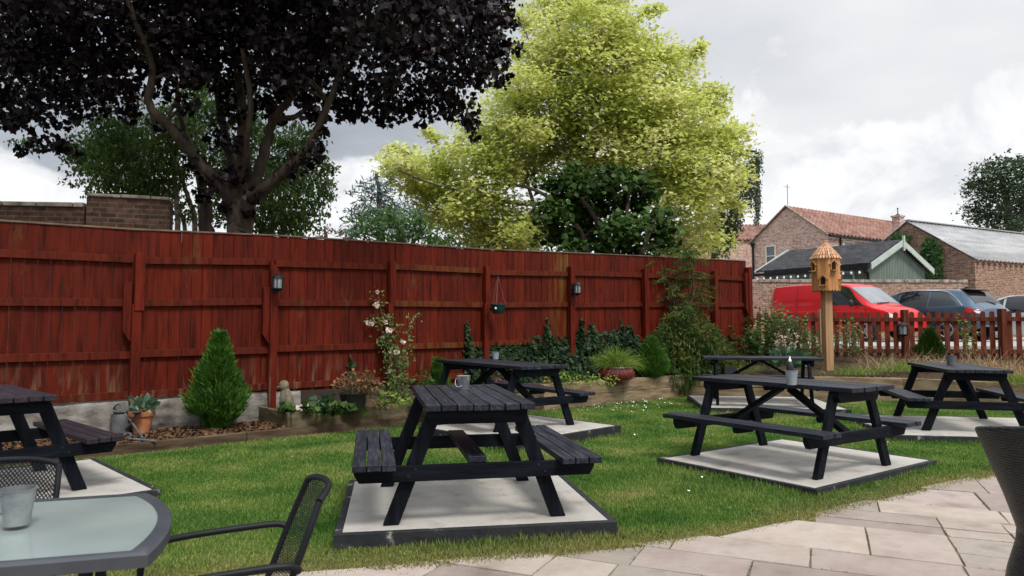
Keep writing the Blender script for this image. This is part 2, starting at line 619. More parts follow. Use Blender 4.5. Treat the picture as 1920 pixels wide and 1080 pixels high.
def fence_mat(name, base, algae=True):
    m = M(name, [(0.30, tuple(x * .38 for x in base)), (0.47, base), (0.62, tuple(x * 1.35 for x in base)), (0.80, (base[0] * 1.15, base[1] * 2.6, base[2] * 2.5))],
          scale=(9, 9, 1.0), nscale=2.2, detail=8, rough=0.72, isl=0.22, bump=0.5, bscale=9, spec=0.15)
    nt = m.node_tree
    N, Lk = nt.nodes, nt.links
    b = N['Principled BSDF']
    src = b.inputs['Base Color'].links[0].from_socket
    # pale worn flecks and greenish algae where the paint has thinned
    tc = N.new('ShaderNodeTexCoord')
    mp = N.new('ShaderNodeMapping')
    mp.inputs['Scale'].default_value = (1.0, 1.0, 0.45)
    Lk.new(tc.outputs['Object'], mp.inputs[0])
    n = N.new('ShaderNodeTexNoise')
    n.inputs['Scale'].default_value = 2.0
    n.inputs['Detail'].default_value = 9
    n.inputs['Roughness'].default_value = 0.72
    Lk.new(mp.outputs[0], n.inputs['Vector'])
    r = N.new('ShaderNodeValToRGB')
    r.color_ramp.elements[0].position = 0.60
    r.color_ramp.elements[0].color = (0, 0, 0, 1)
    r.color_ramp.elements[1].position = 0.74
    r.color_ramp.elements[1].color = (.6, .6, .6, 1)
    Lk.new(n.outputs[0], r.inputs[0])
    mx = N.new('ShaderNodeMix')
    mx.data_type = 'RGBA'
    Lk.new(r.outputs[0], mx.inputs[0])
    Lk.new(src, mx.inputs[6])
    mx.inputs[7].default_value = (.14, .085, .03, 1)
    Lk.new(mx.outputs[2], b.inputs['Base Color'])
    sp = N.new('ShaderNodeSeparateXYZ')
    Lk.new(tc.outputs['Object'], sp.inputs[0])
    mz = N.new('ShaderNodeMapRange')
    mz.inputs[1].default_value = 0.98
    mz.inputs[2].default_value = 0.50
    Lk.new(sp.outputs[2], mz.inputs[0])
    mpw = N.new('ShaderNodeMapping')
    mpw.inputs['Scale'].default_value = (8, 8, 1.2)
    Lk.new(tc.outputs['Object'], mpw.inputs[0])
    nw = N.new('ShaderNodeTexNoise')
    nw.inputs['Scale'].default_value = 1.6
    nw.inputs['Detail'].default_value = 8
    Lk.new(mpw.outputs[0], nw.inputs['Vector'])
    mw = N.new('ShaderNodeMapRange')
    mw.inputs[1].default_value = 0.54
    mw.inputs[2].default_value = 0.68
    mw.inputs[4].default_value = 0.5
    Lk.new(nw.outputs[0], mw.inputs[0])
    mm = N.new('ShaderNodeMath')
    mm.operation = 'MULTIPLY'
    Lk.new(mz.outputs[0], mm.inputs[0])
    Lk.new(mw.outputs[0], mm.inputs[1])
    mxw = N.new('ShaderNodeMix')
    mxw.data_type = 'RGBA'
    Lk.new(mm.outputs[0], mxw.inputs[0])
    Lk.new(mx.outputs[2], mxw.inputs[6])
    mxw.inputs[7].default_value = (.22, .15, .095, 1)
    mx = mxw
    Lk.new(mx.outputs[2], b.inputs['Base Color'])
    if algae:
        # a patch of yellow-green algae spreading from the fifth post top
        at = N.new('ShaderNodeAttribute')
        at.attribute_name = 'algae'
        n3 = N.new('ShaderNodeTexNoise')
        n3.inputs['Scale'].default_value = 3.0
        n3.inputs['Detail'].default_value = 8
        mp3 = N.new('ShaderNodeMapping')
        mp3.inputs['Scale'].default_value = (6, 6, .7)
        Lk.new(tc.outputs['Object'], mp3.inputs[0])
        Lk.new(mp3.outputs[0], n3.inputs['Vector'])
        mr = N.new('ShaderNodeMapRange')
        mr.inputs[1].default_value = 0.40
        mr.inputs[2].default_value = 0.60
        Lk.new(n3.outputs[0], mr.inputs[0])
        mu = N.new('ShaderNodeMath')
        mu.operation = 'MULTIPLY'
        Lk.new(mr.outputs[0], mu.inputs[0])
        Lk.new(at.outputs['Fac'], mu.inputs[1])
        m2 = N.new('ShaderNodeMix')
        m2.data_type = 'RGBA'
        Lk.new(mu.outputs[0], m2.inputs[0])
        Lk.new(mx.outputs[2], m2.inputs[6])
        m2.inputs[7].default_value = (.20, .13, .025, 1)
        Lk.new(m2.outputs[2], b.inputs['Base Color'])
    return m


black_wood = M('black painted wood', [(0.30, (.003, .004, .0065)), (0.52, (.006, .0078, .012)), (0.68, (.018, .021, .028)), (0.84, (.05, .05, .055))],
               scale=(1.4, 14, 14), nscale=2.6, detail=9, rough=0.60, rough2=0.70, isl=0.18, bump=0.4, bscale=6, spec=0.06)
black_leg = M('black painted legs', [(0.30, (.003, .004, .0065)), (0.52, (.006, .0078, .012)), (0.70, (.013, .015, .021)), (0.84, (.04, .04, .045))],
              scale=(12, 12, 1.2), nscale=2.0, detail=8, rough=0.58, isl=0.15, bump=0.3, bscale=6, spec=0.07)
black_beam = M('black painted cross beams', [(0.30, (.003, .004, .0065)), (0.52, (.006, .0078, .012)), (0.70, (.013, .015, .021)), (0.84, (.04, .04, .045))],
               scale=(12, 1.2, 12), nscale=2.0, detail=8, rough=0.58, isl=0.15, bump=0.3, bscale=6, spec=0.07)
black_top = M('worn black boards', [(0.32, (.008, .0092, .015)), (0.47, (.014, .0162, .025)), (0.60, (.026, .029, .041)), (0.74, (.062, .064, .075))],
               scale=(1.4, 16, 16), nscale=2.6, detail=9, rough=0.38, rough2=0.6, isl=0.3, bump=0.4, bscale=6, spec=0.2)
purple_wood = M('faded black wood', [(0.30, (.008, .0055, .0095)), (0.55, (.017, .011, .018)), (0.72, (.040, .029, .040))], scale=(1.4, 14, 14),
                nscale=2.4, detail=9, rough=0.6, isl=0.25, bump=0.5, bscale=6, spec=0.35)
black_edge = M('black edging', [(0.30, (.008, .009, .011)), (0.58, (.018, .020, .024)), (0.63, (.04, .04, .04)), (0.70, (.32, .30, .28))], nscale=9, detail=10,
               rough=0.75, bump=0.5, bscale=30)
concrete = M('concrete slab', [(0.30, (.25, .225, .19)), (0.42, (.385, .365, .33)), (0.56, (.43, .415, .385)), (0.70, (.30, .27, .235))], nscale=2.6, detail=10, rough=0.9,
             bump=0.3, bscale=40, spec=0.2)
red_boards = fence_mat('red painted boards', (.080, .0076, .0021))
red_rail = fence_mat('red painted rails', (.086, .0108, .0033))
red_post = fence_mat('red painted posts', (.094, .0088, .0027), False)
grey_cap = M('weathered cap', [(.075, .035, .022), (.19, .14, .10)], scale=(1, 1, 1), nscale=5, detail=8, rough=0.9)
picket_wood = M('brown red pickets', [(0.3, (.060, .018, .009)), (0.5, (.115, .032, .015)), (0.7, (.165, .068, .034))], scale=(9, 9, 1), nscale=2, detail=8, rough=0.8, isl=0.32, hue=0.012, spec=0.15)
plinth_stone = M('rough rendered stone', [(0.30, (.065, .058, .05)), (0.46, (.17, .157, .14)), (0.62, (.28, .262, .238)), (0.8, (.37, .35, .325))], scale=(1, 1, 1.6), nscale=4, detail=10, rough=0.95, bump=1.6, bscale=9, spec=0.1)
sleeper = M('pale timber sleeper', [(0.30, (.11, .075, .045)), (0.5, (.25, .185, .115)), (0.7, (.36, .28, .18))], scale=(1, 1, 6), nscale=2.5, detail=9, rough=0.85, isl=0.12, bump=0.6, bscale=8, spec=0.15)
sleeper_dark = M('brown timber board', [(0.30, (.040, .026, .016)), (0.52, (.095, .065, .042)), (0.72, (.15, .12, .075))], scale=(1, 1, 6), nscale=2.5, detail=9, rough=0.9, isl=0.1, bump=0.6, bscale=8, spec=0.15)
planter_wood = M('mossy planter board', [(0.30, (.045, .045, .018)), (0.5, (.10, .08, .045)), (0.7, (.20, .165, .11))], scale=(1, 1, 4), nscale=2.2, detail=9, rough=0.9, bump=0.6, bscale=8, spec=0.15)
soil = M('soil', [(.035, .024, .016), (.085, .06, .04)], nscale=14, detail=9, rough=1.0, bump=1.5, bscale=40, spec=0.05)
mulch = M('bark chips', [(.055, .030, .016), (.155, .090, .050)], nscale=3, rough=0.9, isl=0.6, hue=0.02, spec=0.15)
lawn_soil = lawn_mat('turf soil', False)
grass_m = lawn_mat('turf blades', True)
paving_m = M('riven sandstone', [(0.28, (.205, .164, .136)), (0.42, (.290, .240, .205)), (0.56, (.335, .285, .247)), (0.70, (.245, .215, .19))], nscale=2.3, detail=10, rough=0.85, isl=0.22, hue=0.014, bump=1.2, bscale=9, spec=0.2)
joint_m = M('mossy joint', [(.075, .065, .035), (.20, .165, .125)], nscale=6, detail=8, rough=1.0, spec=0.05)
gravel_m = M('car park gravel', [(.30, .28, .26), (.46, .43, .40)], nscale=30, detail=8, rough=0.95, spec=0.1)
old_brick_shaded = brick_mat('old brick', (.060, .028, .018), (.13, .066, .042), (.11, .09, .07), stain=(.055, .045, .035))  # colours darkened throughout: the maple's shade on these walls is painted in
garden_brick = brick_mat('garden wall brick', (.19, .085, .055), (.40, .22, .15), (.40, .34, .29), stain=(.34, .27, .22), stain_amt=.5)
house_brick = brick_mat('house brick', (.32, .155, .115), (.68, .46, .37), (.60, .51, .45), stain=(.72, .56, .46), stain_amt=.6)
barn_brick = brick_mat('barn brick', (.17, .08, .05), (.36, .21, .14), (.31, .25, .20), stain=(.24, .155, .115), stain_amt=.6)
slate_m = brick_mat('slate', (.020, .021, .025), (.045, .045, .050), (.015, .015, .018), bw=0.3, rh=0.16, ms=0.006, stain=(.075, .072, .068), rough=0.75, stain_amt=.5)
pantile = M('clay pantile', [(0.3, (.15, .080, .062)), (0.5, (.27, .150, .118)), (0.7, (.38, .24, .195))], nscale=2.5, detail=9, rough=0.85, isl=0.0, spec=0.15)
tin_roof = M('corrugated sheet', [(0.30, (.22, .225, .23)), (0.50, (.32, .325, .33)), (0.62, (.38, .38, .385)), (0.78, (.50, .50, .50))], scale=(.35, 1.6, 1), nscale=1.6, detail=8, rough=0.6, spec=0.3)
coping_m = M('coping stone', [(0.35, (.12, .11, .09)), (0.6, (.40, .34, .28))], nscale=5, detail=8, rough=0.95, bump=0.6)
sage = M('sage weatherboard', [(.10, .135, .115), (.16, .20, .165)], scale=(6, 6, .8), nscale=2, rough=0.7, isl=0.06)
sage_pale = M('pale sage trim', [(.33, .40, .36), (.46, .52, .47)], nscale=3, rough=0.6)
cream = M('cream paint', [(.62, .60, .48), (.74, .72, .62)], nscale=4, rough=0.5)
dark_metal = M('black cast metal', [(.008, .009, .010), (.018, .019, .021)], nscale=20, rough=0.5, spec=0.2)
lantern_glass = M('lantern glass', [(.16, .17, .18), (.34, .36, .38)], nscale=5, rough=0.08, spec=0.6)
window_glass = M('window glass', [(.05, .075, .09), (.16, .20, .23)], nscale=1.2, rough=0.05, spec=0.8)
car_glass = M('car glass', [(.008, .010, .012), (.02, .024, .028)], nscale=1.0, rough=0.03, spec=0.7)
screen_glass = M('windscreen glass', [(.12, .14, .15), (.28, .31, .33)], nscale=0.8, rough=0.04, spec=0.9)  # pale base colour stands in for the sky reflected in the windscreens
van_red = M('red car paint', [(.50, .005, .010), (.58, .007, .012)], nscale=1, rough=0.35, spec=0.2, coat=0.45)
car_blue = M('blue car paint', [(.016, .052, .095), (.022, .068, .118)], nscale=1, rough=0.35, metal=0.2, coat=1.0)
car_silver = M('silver car paint', [(.50, .52, .54), (.58, .60, .62)], nscale=1, rough=0.35, metal=0.3, coat=1.0)
chrome = M('bright trim', [(.7, .7, .7), (.8, .8, .8)], nscale=5, rough=0.18, metal=1.0)
rubber = M('tyre rubber', [(.012, .012, .013), (.022, .022, .023)], nscale=20, rough=0.85)
lamp_red = M('red lamp lens', [(.45, .01, .02), (.6, .02, .03)], nscale=6, rough=0.15, coat=1.0)
lamp_white = M('clear lamp lens', [(.55, .55, .56), (.75, .75, .76)], nscale=6, rough=0.12, coat=1.0)
black_plastic = M('black plastic', [(.010, .010, .011), (.018, .018, .019)], nscale=10, rough=0.5)
grey_frame = M('grey powder coated tube', [(.007, .008, .010), (.014, .015, .018)], nscale=9, rough=0.45, spec=0.15)
rim_m = M('grey table rim', [(.034, .038, .047), (.052, .057, .068)], nscale=9, rough=0.45, spec=0.5)
galv = M('galvanised metal', [(0.3, (.24, .25, .26)), (0.5, (.36, .37, .38)), (0.7, (.48, .49, .50))], nscale=14, detail=7, rough=0.36, metal=0.75)
shiny_galv = M('shiny galvanised metal', [(.55, .56, .57), (.72, .72, .73)], nscale=10, rough=0.22, metal=0.95)
grey_bucket = M('painted grey metal', [(.20, .225, .25), (.30, .325, .35)], nscale=8, rough=0.5)
dark_pot = M('dark grey metal', [(.10, .108, .115), (.2, .21, .215)], nscale=10, rough=0.5, metal=0.3)
old_zinc = M('old zinc', [(0.3, (.06, .063, .065)), (0.55, (.13, .135, .14)), (0.75, (.22, .225, .23))], nscale=6, detail=8, rough=0.6, metal=0.4)
terracotta = M('terracotta', [(0.3, (.27, .095, .042)), (0.55, (.42, .165, .08)), (0.75, (.50, .27, .17))], nscale=4, detail=7, rough=0.85, spec=0.2)
red_glaze = M('dark red glaze', [(.10, .008, .014), (.17, .016, .024)], nscale=3, rough=0.2, spec=0.6)
green_plastic = M('dark green plastic', [(.008, .028, .026), (.014, .042, .038)], nscale=6, rough=0.45)
white_paper = M('white label', [(.7, .7, .68), (.8, .8, .78)], nscale=6, rough=0.8)
stone_m = M('garden stone', [(0.3, (.09, .075, .05)), (0.55, (.17, .145, .10)), (0.75, (.25, .22, .16))], nscale=9, detail=9, rough=0.95, bump=1.0, bscale=25)
pale_rock = M('pale rock', [(.40, .33, .26), (.60, .53, .45)], nscale=7, rough=0.95, bump=0.8)
larch = M('golden larch wood', [(0.3, (.30, .125, .034)), (0.5, (.47, .225, .075)), (0.66, (.56, .30, .12)), (0.8, (.22, .08, .02))], scale=(7, 7, .7), nscale=1.6, detail=8, rough=0.55, isl=0.1, spec=0.35)
larch_pale = M('pale cut timber', [(0.3, (.24, .13, .06)), (0.5, (.36, .21, .105)), (0.75, (.44, .28, .155))], scale=(8, 8, .6), nscale=1.6, detail=8, rough=0.75)
shingle = M('cedar shingles', [(0.3, (.40, .19, .095)), (0.6, (.56, .31, .18)), (0.8, (.66, .44, .31))], scale=(3, 3, 3), nscale=4, rough=0.6, isl=0.35, hue=0.012)
hole_m = M('dark hole', [(.006, .004, .003), (.01, .007, .005)], nscale=5, rough=1.0)
bark_maple = M('maple bark', [(0.3, (.022, .016, .011)), (0.55, (.062, .045, .032)), (0.75, (.11, .085, .062))], scale=(5, 5, 1.2), nscale=2, detail=8, rough=0.95, bump=1.0, bscale=6)
bark_gold = M('acer bark', [(.10, .085, .06), (.25, .21, .155)], scale=(4, 4, 1), nscale=2, rough=0.95)
bark_birch = M('birch bark', [(0.35, (.10, .085, .07)), (0.55, (.30, .26, .21)), (0.75, (.42, .38, .32))], scale=(2, 2, 6), nscale=2, rough=0.9)
bark_dark = M('dark bark', [(.035, .026, .018), (.09, .07, .05)], nscale=6, rough=0.95)
L_dark = M('crimson maple leaf', [(.0034, .0018, .0024), (.0105, .0042, .0050)], nscale=1.2, rough=0.42, isl=0.5, hue=0.03, trans=0.06, spec=0.22)
L_gold = M('golden variegated leaf', [(0.28, (.38, .46, .10)), (0.46, (.57, .62, .16)), (0.60, (.70, .72, .28)), (0.76, (.79, .79, .46))], nscale=1.1, detail=6, rough=0.55, isl=0.24, hue=0.012, trans=0.5, spec=0.2)
L_goldgreen = M('reverted green leaf', [(.030, .085, .018), (.075, .15, .03)], nscale=1.5, rough=0.5, isl=0.4, trans=0.3)
L_holly = M('dark glossy leaf', [(.014, .042, .006), (.055, .11, .016)], nscale=1.4, rough=0.5, isl=0.55, hue=0.015, trans=0.22, spec=0.2)
L_birch = M('birch leaf', [(.045, .105, .020), (.13, .22, .045)], nscale=0.9, rough=0.55, isl=0.45, trans=0.35)
L_cedar = M('blue cedar needle', [(.050, .105, .095), (.105, .175, .155)], nscale=1.1, rough=0.6, isl=0.4, trans=0.15)
L_mid = M('mid green leaf', [(.045, .115, .030), (.10, .20, .05)], nscale=0.6, rough=0.55, isl=0.4, hue=0.012, trans=0.35)
L_plum = M('purple plum leaf', [(.10, .028, .035), (.22, .08, .085)], nscale=1, rough=0.5, isl=0.4, trans=0.3)
L_willow = M('weeping birch leaf', [(.030, .060, .026), (.065, .11, .042)], nscale=1, rough=0.55, isl=0.4, trans=0.3)
L_oak = M('oak leaf', [(.022, .048, .022), (.055, .095, .036)], nscale=0.5, rough=0.55, isl=0.4, trans=0.25)
L_conifer = M('bright conifer foliage', [(0.3, (.022, .075, .012)), (0.55, (.062, .155, .020)), (0.75, (.13, .23, .035))], nscale=6, rough=0.6, isl=0.4, trans=0.25, spec=0.2)
L_deodar = M('olive conifer foliage', [(0.3, (.022, .058, .012)), (0.55, (.065, .105, .020)), (0.75, (.17, .165, .036))], nscale=2.2, rough=0.65, isl=0.45, hue=0.015, trans=0.2, spec=0.2)
L_ivy = M('ivy leaf', [(0.3, (.008, .022, .008)), (0.6, (.020, .046, .014)), (0.8, (.055, .09, .028))], nscale=3, rough=0.5, isl=0.5, trans=0.15, spec=0.22)
L_herb = M('herb foliage', [(0.3, (.075, .13, .035)), (0.6, (.15, .225, .06)), (0.8, (.24, .29, .10))], nscale=3, rough=0.55, isl=0.4, hue=0.012, trans=0.35)
L_hosta = M('blue green hosta leaf', [(.04, .11, .06), (.09, .18, .09)], nscale=6, rough=0.45, isl=0.3, trans=0.25)
L_hosta_edge = M('cream margined hosta leaf', [(0.40, (.06, .13, .085)), (0.52, (.10, .19, .11)), (0.60, (.52, .50, .33))], nscale=9, rough=0.45, isl=0.2, trans=0.25)
L_lime = M('lime ornamental grass', [(.11, .20, .022), (.24, .33, .055)], nscale=3, rough=0.55, isl=0.4, trans=0.35)
L_straw = M('straw grass', [(.32, .22, .11), (.55, .42, .25)], nscale=3, rough=0.7, isl=0.35, trans=0.25)
L_brown = M('withered leaf', [(.11, .055, .025), (.30, .17, .075)], nscale=3, rough=0.8, isl=0.5, trans=0.2)
L_orange = M('golden dry grass', [(.42, .20, .06), (.62, .36, .14)], nscale=3, rough=0.7, isl=0.3, trans=0.2)
petal = M('cream rose petal', [(.72, .60, .50), (.85, .78, .70)], nscale=6, rough=0.6, trans=0.25)
petal_white = M('white petal', [(.70, .70, .66), (.85, .85, .82)], nscale=6, rough=0.7, isl=0.1)
petal_pink = M('buff flower', [(.30, .23, .15), (.50, .40, .30)], nscale=6, rough=0.7, isl=0.2)
stem_m = M('green brown stem', [(.06, .055, .025), (.12, .10, .045)], nscale=6, rough=0.8)
wicker = M('black rattan', [(.003, .003, .0035), (.008, .008, .009)], scale=(1, 1, 2.5), nscale=60, rough=0.42, spec=0.3)


def weave(m):
    nt = m.node_tree
    N, Lk = nt.nodes, nt.links
    b = N['Principled BSDF']
    tc = N.new('ShaderNodeTexCoord')
    sp = N.new('ShaderNodeSeparateXYZ')
    Lk.new(tc.outputs['Object'], sp.inputs[0])
    at = N.new('ShaderNodeMath')
    at.operation = 'ARCTAN2'
    Lk.new(sp.outputs[1], at.inputs[0])
    Lk.new(sp.outputs[0], at.inputs[1])
    cb = N.new('ShaderNodeCombineXYZ')
    Lk.new(at.outputs[0], cb.inputs[0])
    Lk.new(sp.outputs[2], cb.inputs[1])
    br = N.new('ShaderNodeTexBrick')
    for k, v in (('Scale', 1.0), ('Brick Width', .05), ('Row Height', .011), ('Mortar Size', .0022), ('Mortar Smooth', 1.0)):
        br.inputs[k].default_value = v
    br.inputs['Color1'].default_value = (.012, .012, .013, 1)
    br.inputs['Color2'].default_value = (.026, .026, .028, 1)
    br.inputs['Mortar'].default_value = (.001, .001, .001, 1)
    Lk.new(cb.outputs[0], br.inputs['Vector'])
    Lk.new(br.outputs[0], b.inputs['Base Color'])
    bp = N.new('ShaderNodeBump')
    bp.invert = True
    bp.inputs['Strength'].default_value = 1.0
    bp.inputs['Distance'].default_value = 0.006
    Lk.new(br.outputs['Fac'], bp.inputs['Height'])
    Lk.new(bp.outputs[0], b.inputs['Normal'])


weave(wicker)
rope_m = M('grey cord', [(.12, .12, .12), (.2, .2, .2)], nscale=20, rough=0.8)
bulb_m = M('white bulb', [(.78, .78, .76), (.85, .85, .83)], nscale=5, rough=0.25)


def frosted_glass():
    m = bpy.data.materials.new('frosted glass')
    m.use_nodes = True
    nt = m.node_tree
    N, Lk = nt.nodes, nt.links
    b = N['Principled BSDF']
    tc = N.new('ShaderNodeTexCoord')
    n = N.new('ShaderNodeTexNoise')
    n.inputs['Scale'].default_value = 3
    n.inputs['Detail'].default_value = 8
    Lk.new(tc.outputs['Object'], n.inputs['Vector'])
    r = N.new('ShaderNodeValToRGB')
    r.color_ramp.elements[0].position = 0.3
    r.color_ramp.elements[0].color = (.25, .315, .305, 1)
    r.color_ramp.elements[1].position = 0.7
    r.color_ramp.elements[1].color = (.34, .405, .39, 1)
    Lk.new(n.outputs[0], r.inputs[0])
    Lk.new(r.outputs[0], b.inputs['Base Color'])
    mr = N.new('ShaderNodeMapRange')
    mr.inputs[3].default_value = 0.05
    mr.inputs[4].default_value = 0.22
    Lk.new(n.outputs[0], mr.inputs[0])
    Lk.new(mr.outputs[0], b.inputs['Roughness'])
    b.inputs['Specular IOR Level'].default_value = 0.8
    b.inputs['Transmission Weight'].default_value = 0.2
    return m


glass_m = frosted_glass()


def set_attr(o, name, vals):
    a = o.data.attributes.new(name, 'FLOAT', 'POINT')
    a.data.foreach_set('value', np.asarray(vals, dtype=np.float32))


# ------------------------------------------------------------------ the ground
PATIO = [(-9, 3.1), (-6, 3.25), (-3, 3.45), (-1.45, 3.68), (-1.01, 3.77), (-.18, 3.95), (.27, 4.06), (1.1, 4.34), (1.69, 4.63), (2.44, 5.11), (3.17, 5.57), (3.7, 5.9), (4.28, 6.22), (6, 7.3), (9, 9.2), (14, 12.5)]
PX_, PY_ = np.array([p[0] for p in PATIO]), np.array([p[1] for p in PATIO])


def patio_y(x):
    return np.interp(x, PX_, PY_)


def edge_y(x):
    return 7.42 + .86 * (np.asarray(x) + 3.67)


BEDC = (3.27, 13.3)
BED = [(3.27, 13.3), (6.8, 12.35), (8.1, 11.2), (11.5, 8.6)]


def bed_y(x):
    return np.interp(x, [p[0] for p in BED], [p[1] for p in BED])


def back_y(x):
    x = np.asarray(x)
    return np.where(x < BEDC[0], edge_y(x), bed_y(x))


def sheet(name, poly, z, mat, kind='structure', label=None):
    mb = MB()
    mb.add([(x, y, z) for x, y in poly], [tuple(range(len(poly)))])
    o = mb.build(name, mat)
    return tag(o, label, None, None, kind)


sheet('ground', [(-400, -200), (400, -200), (400, 600), (-400, 600)], -0.03, soil)
# lawn: a fine grid so that the dry strip can be stored on it
gx = np.linspace(-9, 12, 150)
rows = []
for k in range(60):
    t = k / 59
    y0, y1 = patio_y(gx) - 0.06, np.maximum(back_y(gx), patio_y(gx) + 0.05)
    rows.append(np.stack([gx, y0 + (y1 - y0) * t, np.zeros_like(gx)], 1))
V = np.concatenate(rows)
F = [(i * 150 + k, i * 150 + k + 1, (i + 1) * 150 + k + 1, (i + 1) * 150 + k) for i in range(59) for k in range(149)]
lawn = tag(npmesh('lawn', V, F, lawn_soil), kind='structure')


def dryness(x, y):
    d = y - patio_y(x)
    w = .5 + .5 * np.sin(x * 3.1 + 1) * np.sin(x * 1.3)
    a = np.clip(1 - d / (.28 + .22 * w), 0, 1) * .7
    e = np.clip(1 - (back_y(x) - y) / .35, 0, 1) * .35
    return np.clip(np.maximum(a, e), 0, 1)


set_attr(lawn, 'dry', dryness(V[:, 0], V[:, 1]))

# paving: riven flags laid in rough courses, cut to the curved edge of the lawn
sheet('patio_bed', [(-9, -3), (14, -3)] + [(x, y + .05) for x, y in reversed(PATIO)], -0.004, joint_m)


def clip(poly, n, c):
    out = []
    for i in range(len(poly)):
        a, b = poly[i], poly[(i + 1) % len(poly)]
        da, db = a[0] * n[0] + a[1] * n[1] - c, b[0] * n[0] + b[1] * n[1] - c
        if da <= 0:
            out.append(a)
        if (da < 0) != (db < 0) and abs(da - db) > 1e-9:
            t = da / (da - db)
            out.append((a[0] + (b[0] - a[0]) * t, a[1] + (b[1] - a[1]) * t))
    return out


JOINTS = []


def paving():
    mb = MB()
    rr = random.Random(21)
    ang = R(-24)
    ca, sa = math.cos(ang), math.sin(ang)

    def lay(u0, v0, u1, v1):
        g = .0042
        j = lambda: rr.uniform(-.005, .005)
        q = [(u0 + g + j(), v0 + g + j()), ((u0 + u1) / 2 + j(), v0 + g + j() * .6), (u1 - g + j(), v0 + g + j()), (u1 - g + j() * .6, (v0 + v1) / 2),
             (u1 - g + j(), v1 - g + j()), ((u0 + u1) / 2, v1 - g + j() * .6), (u0 + g + j(), v1 - g + j()), (u0 + g + j() * .6, (v0 + v1) / 2)]
        w = [(ca * a - sa * b, sa * a + ca * b) for a, b in q]
        cx = sum(p[0] for p in w) / 8
        for i in range(len(PATIO) - 1):
            a, b = PATIO[i], PATIO[i + 1]
            if a[0] - .3 <= cx <= b[0] + .3:
                n = (-(b[1] - a[1]), b[0] - a[0])
                l = math.hypot(*n)
                n = (n[0] / l, n[1] / l)
                wob = -.03 + .03 * math.sin(cx * 5.0)
                w = clip(w, n, n[0] * a[0] + n[1] * a[1] - wob)
                if len(w) < 3:
                    return
        ar = abs(sum(w[i][0] * w[(i + 1) % len(w)][1] - w[(i + 1) % len(w)][0] * w[i][1] for i in range(len(w)))) / 2
        if ar < .02:
            return
        z = rr.uniform(.002, .008)
        JOINTS.append(w)
        tx, ty = rr.uniform(-.003, .003), rr.uniform(-.003, .003)
        n = len(w)
        mx_, my_ = sum(p[0] for p in w) / n, sum(p[1] for p in w) / n
        top = [(mx_ + (x - mx_) * .992, my_ + (y - my_) * .992, z + tx * (x - mx_) + ty * (y - my_)) for x, y in w]
        mid = [(x, y, z - .005 + tx * (x - mx_) + ty * (y - my_)) for x, y in w]
        bot = [(x, y, -.03) for x, y in w]
        fs = [tuple(range(n))] + [(n + k, n + (k + 1) % n, (k + 1) % n, k) for k in range(n)] + [(2 * n + k, 2 * n + (k + 1) % n, n + (k + 1) % n, n + k) for k in range(n)]
        mb.add(top + mid + bot, fs)
    v = -6.0
    while v < 16:
        h = rr.choice((.36, .45, .60))
        u = -9 - rr.random()
        while u < 12:
            w_ = rr.choice((.36, .45, .6, .75, .85))
            if h > .42 and rr.random() < .4:
                s_ = h * rr.choice((.42, .5, .58))
                lay(u, v, u + w_, v + s_)
                if rr.random() < .5 and w_ > .7:
                    lay(u, v + s_, u + w_ * .5, v + h)
                    lay(u + w_ * .5, v + s_, u + w_, v + h)
                else:
                    lay(u, v + s_, u + w_, v + h)
            else:
                lay(u, v, u + w_, v + h)
            u += w_
        v += h
    return tag(mb.build('patio_paving', paving_m), kind='structure')


paving()

# raised ground beyond the picket fence: the car park
CPZ = 0.85
mb = MB()
mb.hexa([(6.2, 16.5, -.03), (60, 13.0, -.03), (60, 110, -.03), (6.2, 110, -.03)], [(6.2, 16.5, CPZ), (60, 13.0, CPZ), (60, 110, CPZ), (6.2, 110, CPZ)])
tag(mb.build('car_park', gravel_m), kind='structure')

# ------------------------------------------------------------------ red close-boarded fence
FP = [(-200, 6.85, 403), (257, 8.2, 432.5), (510, 9.2, 443), (727, 10.29, 456), (905, 11.39, 468.5), (1065, 12.41, 475), (1203, 13.45, 481), (1333, 14.6, 487), (1397, 15.2, 490.5)]
FPT = []
for px, d, ty in FP:
    p = atY(px, ty, d)
    FPT.append((p.x, p.y, p.z))
ZB = [.46, .46, .45, .42, .40, .40, .40, .42, .45]
RAILS = [2.07, 1.56, .965, .50]
fence = empty('board_fence', (FPT[4][0], FPT[4][1], 0), 0, 'tall red painted close boarded fence with rails and posts facing the lawn', 'fence')
FO = Vector((FPT[4][0], FPT[4][1], 0))
FN = []


def fence_point(i, t):
    a, b = Vector(FPT[i]), Vector(FPT[i + 1])
    return a.lerp(b, t)


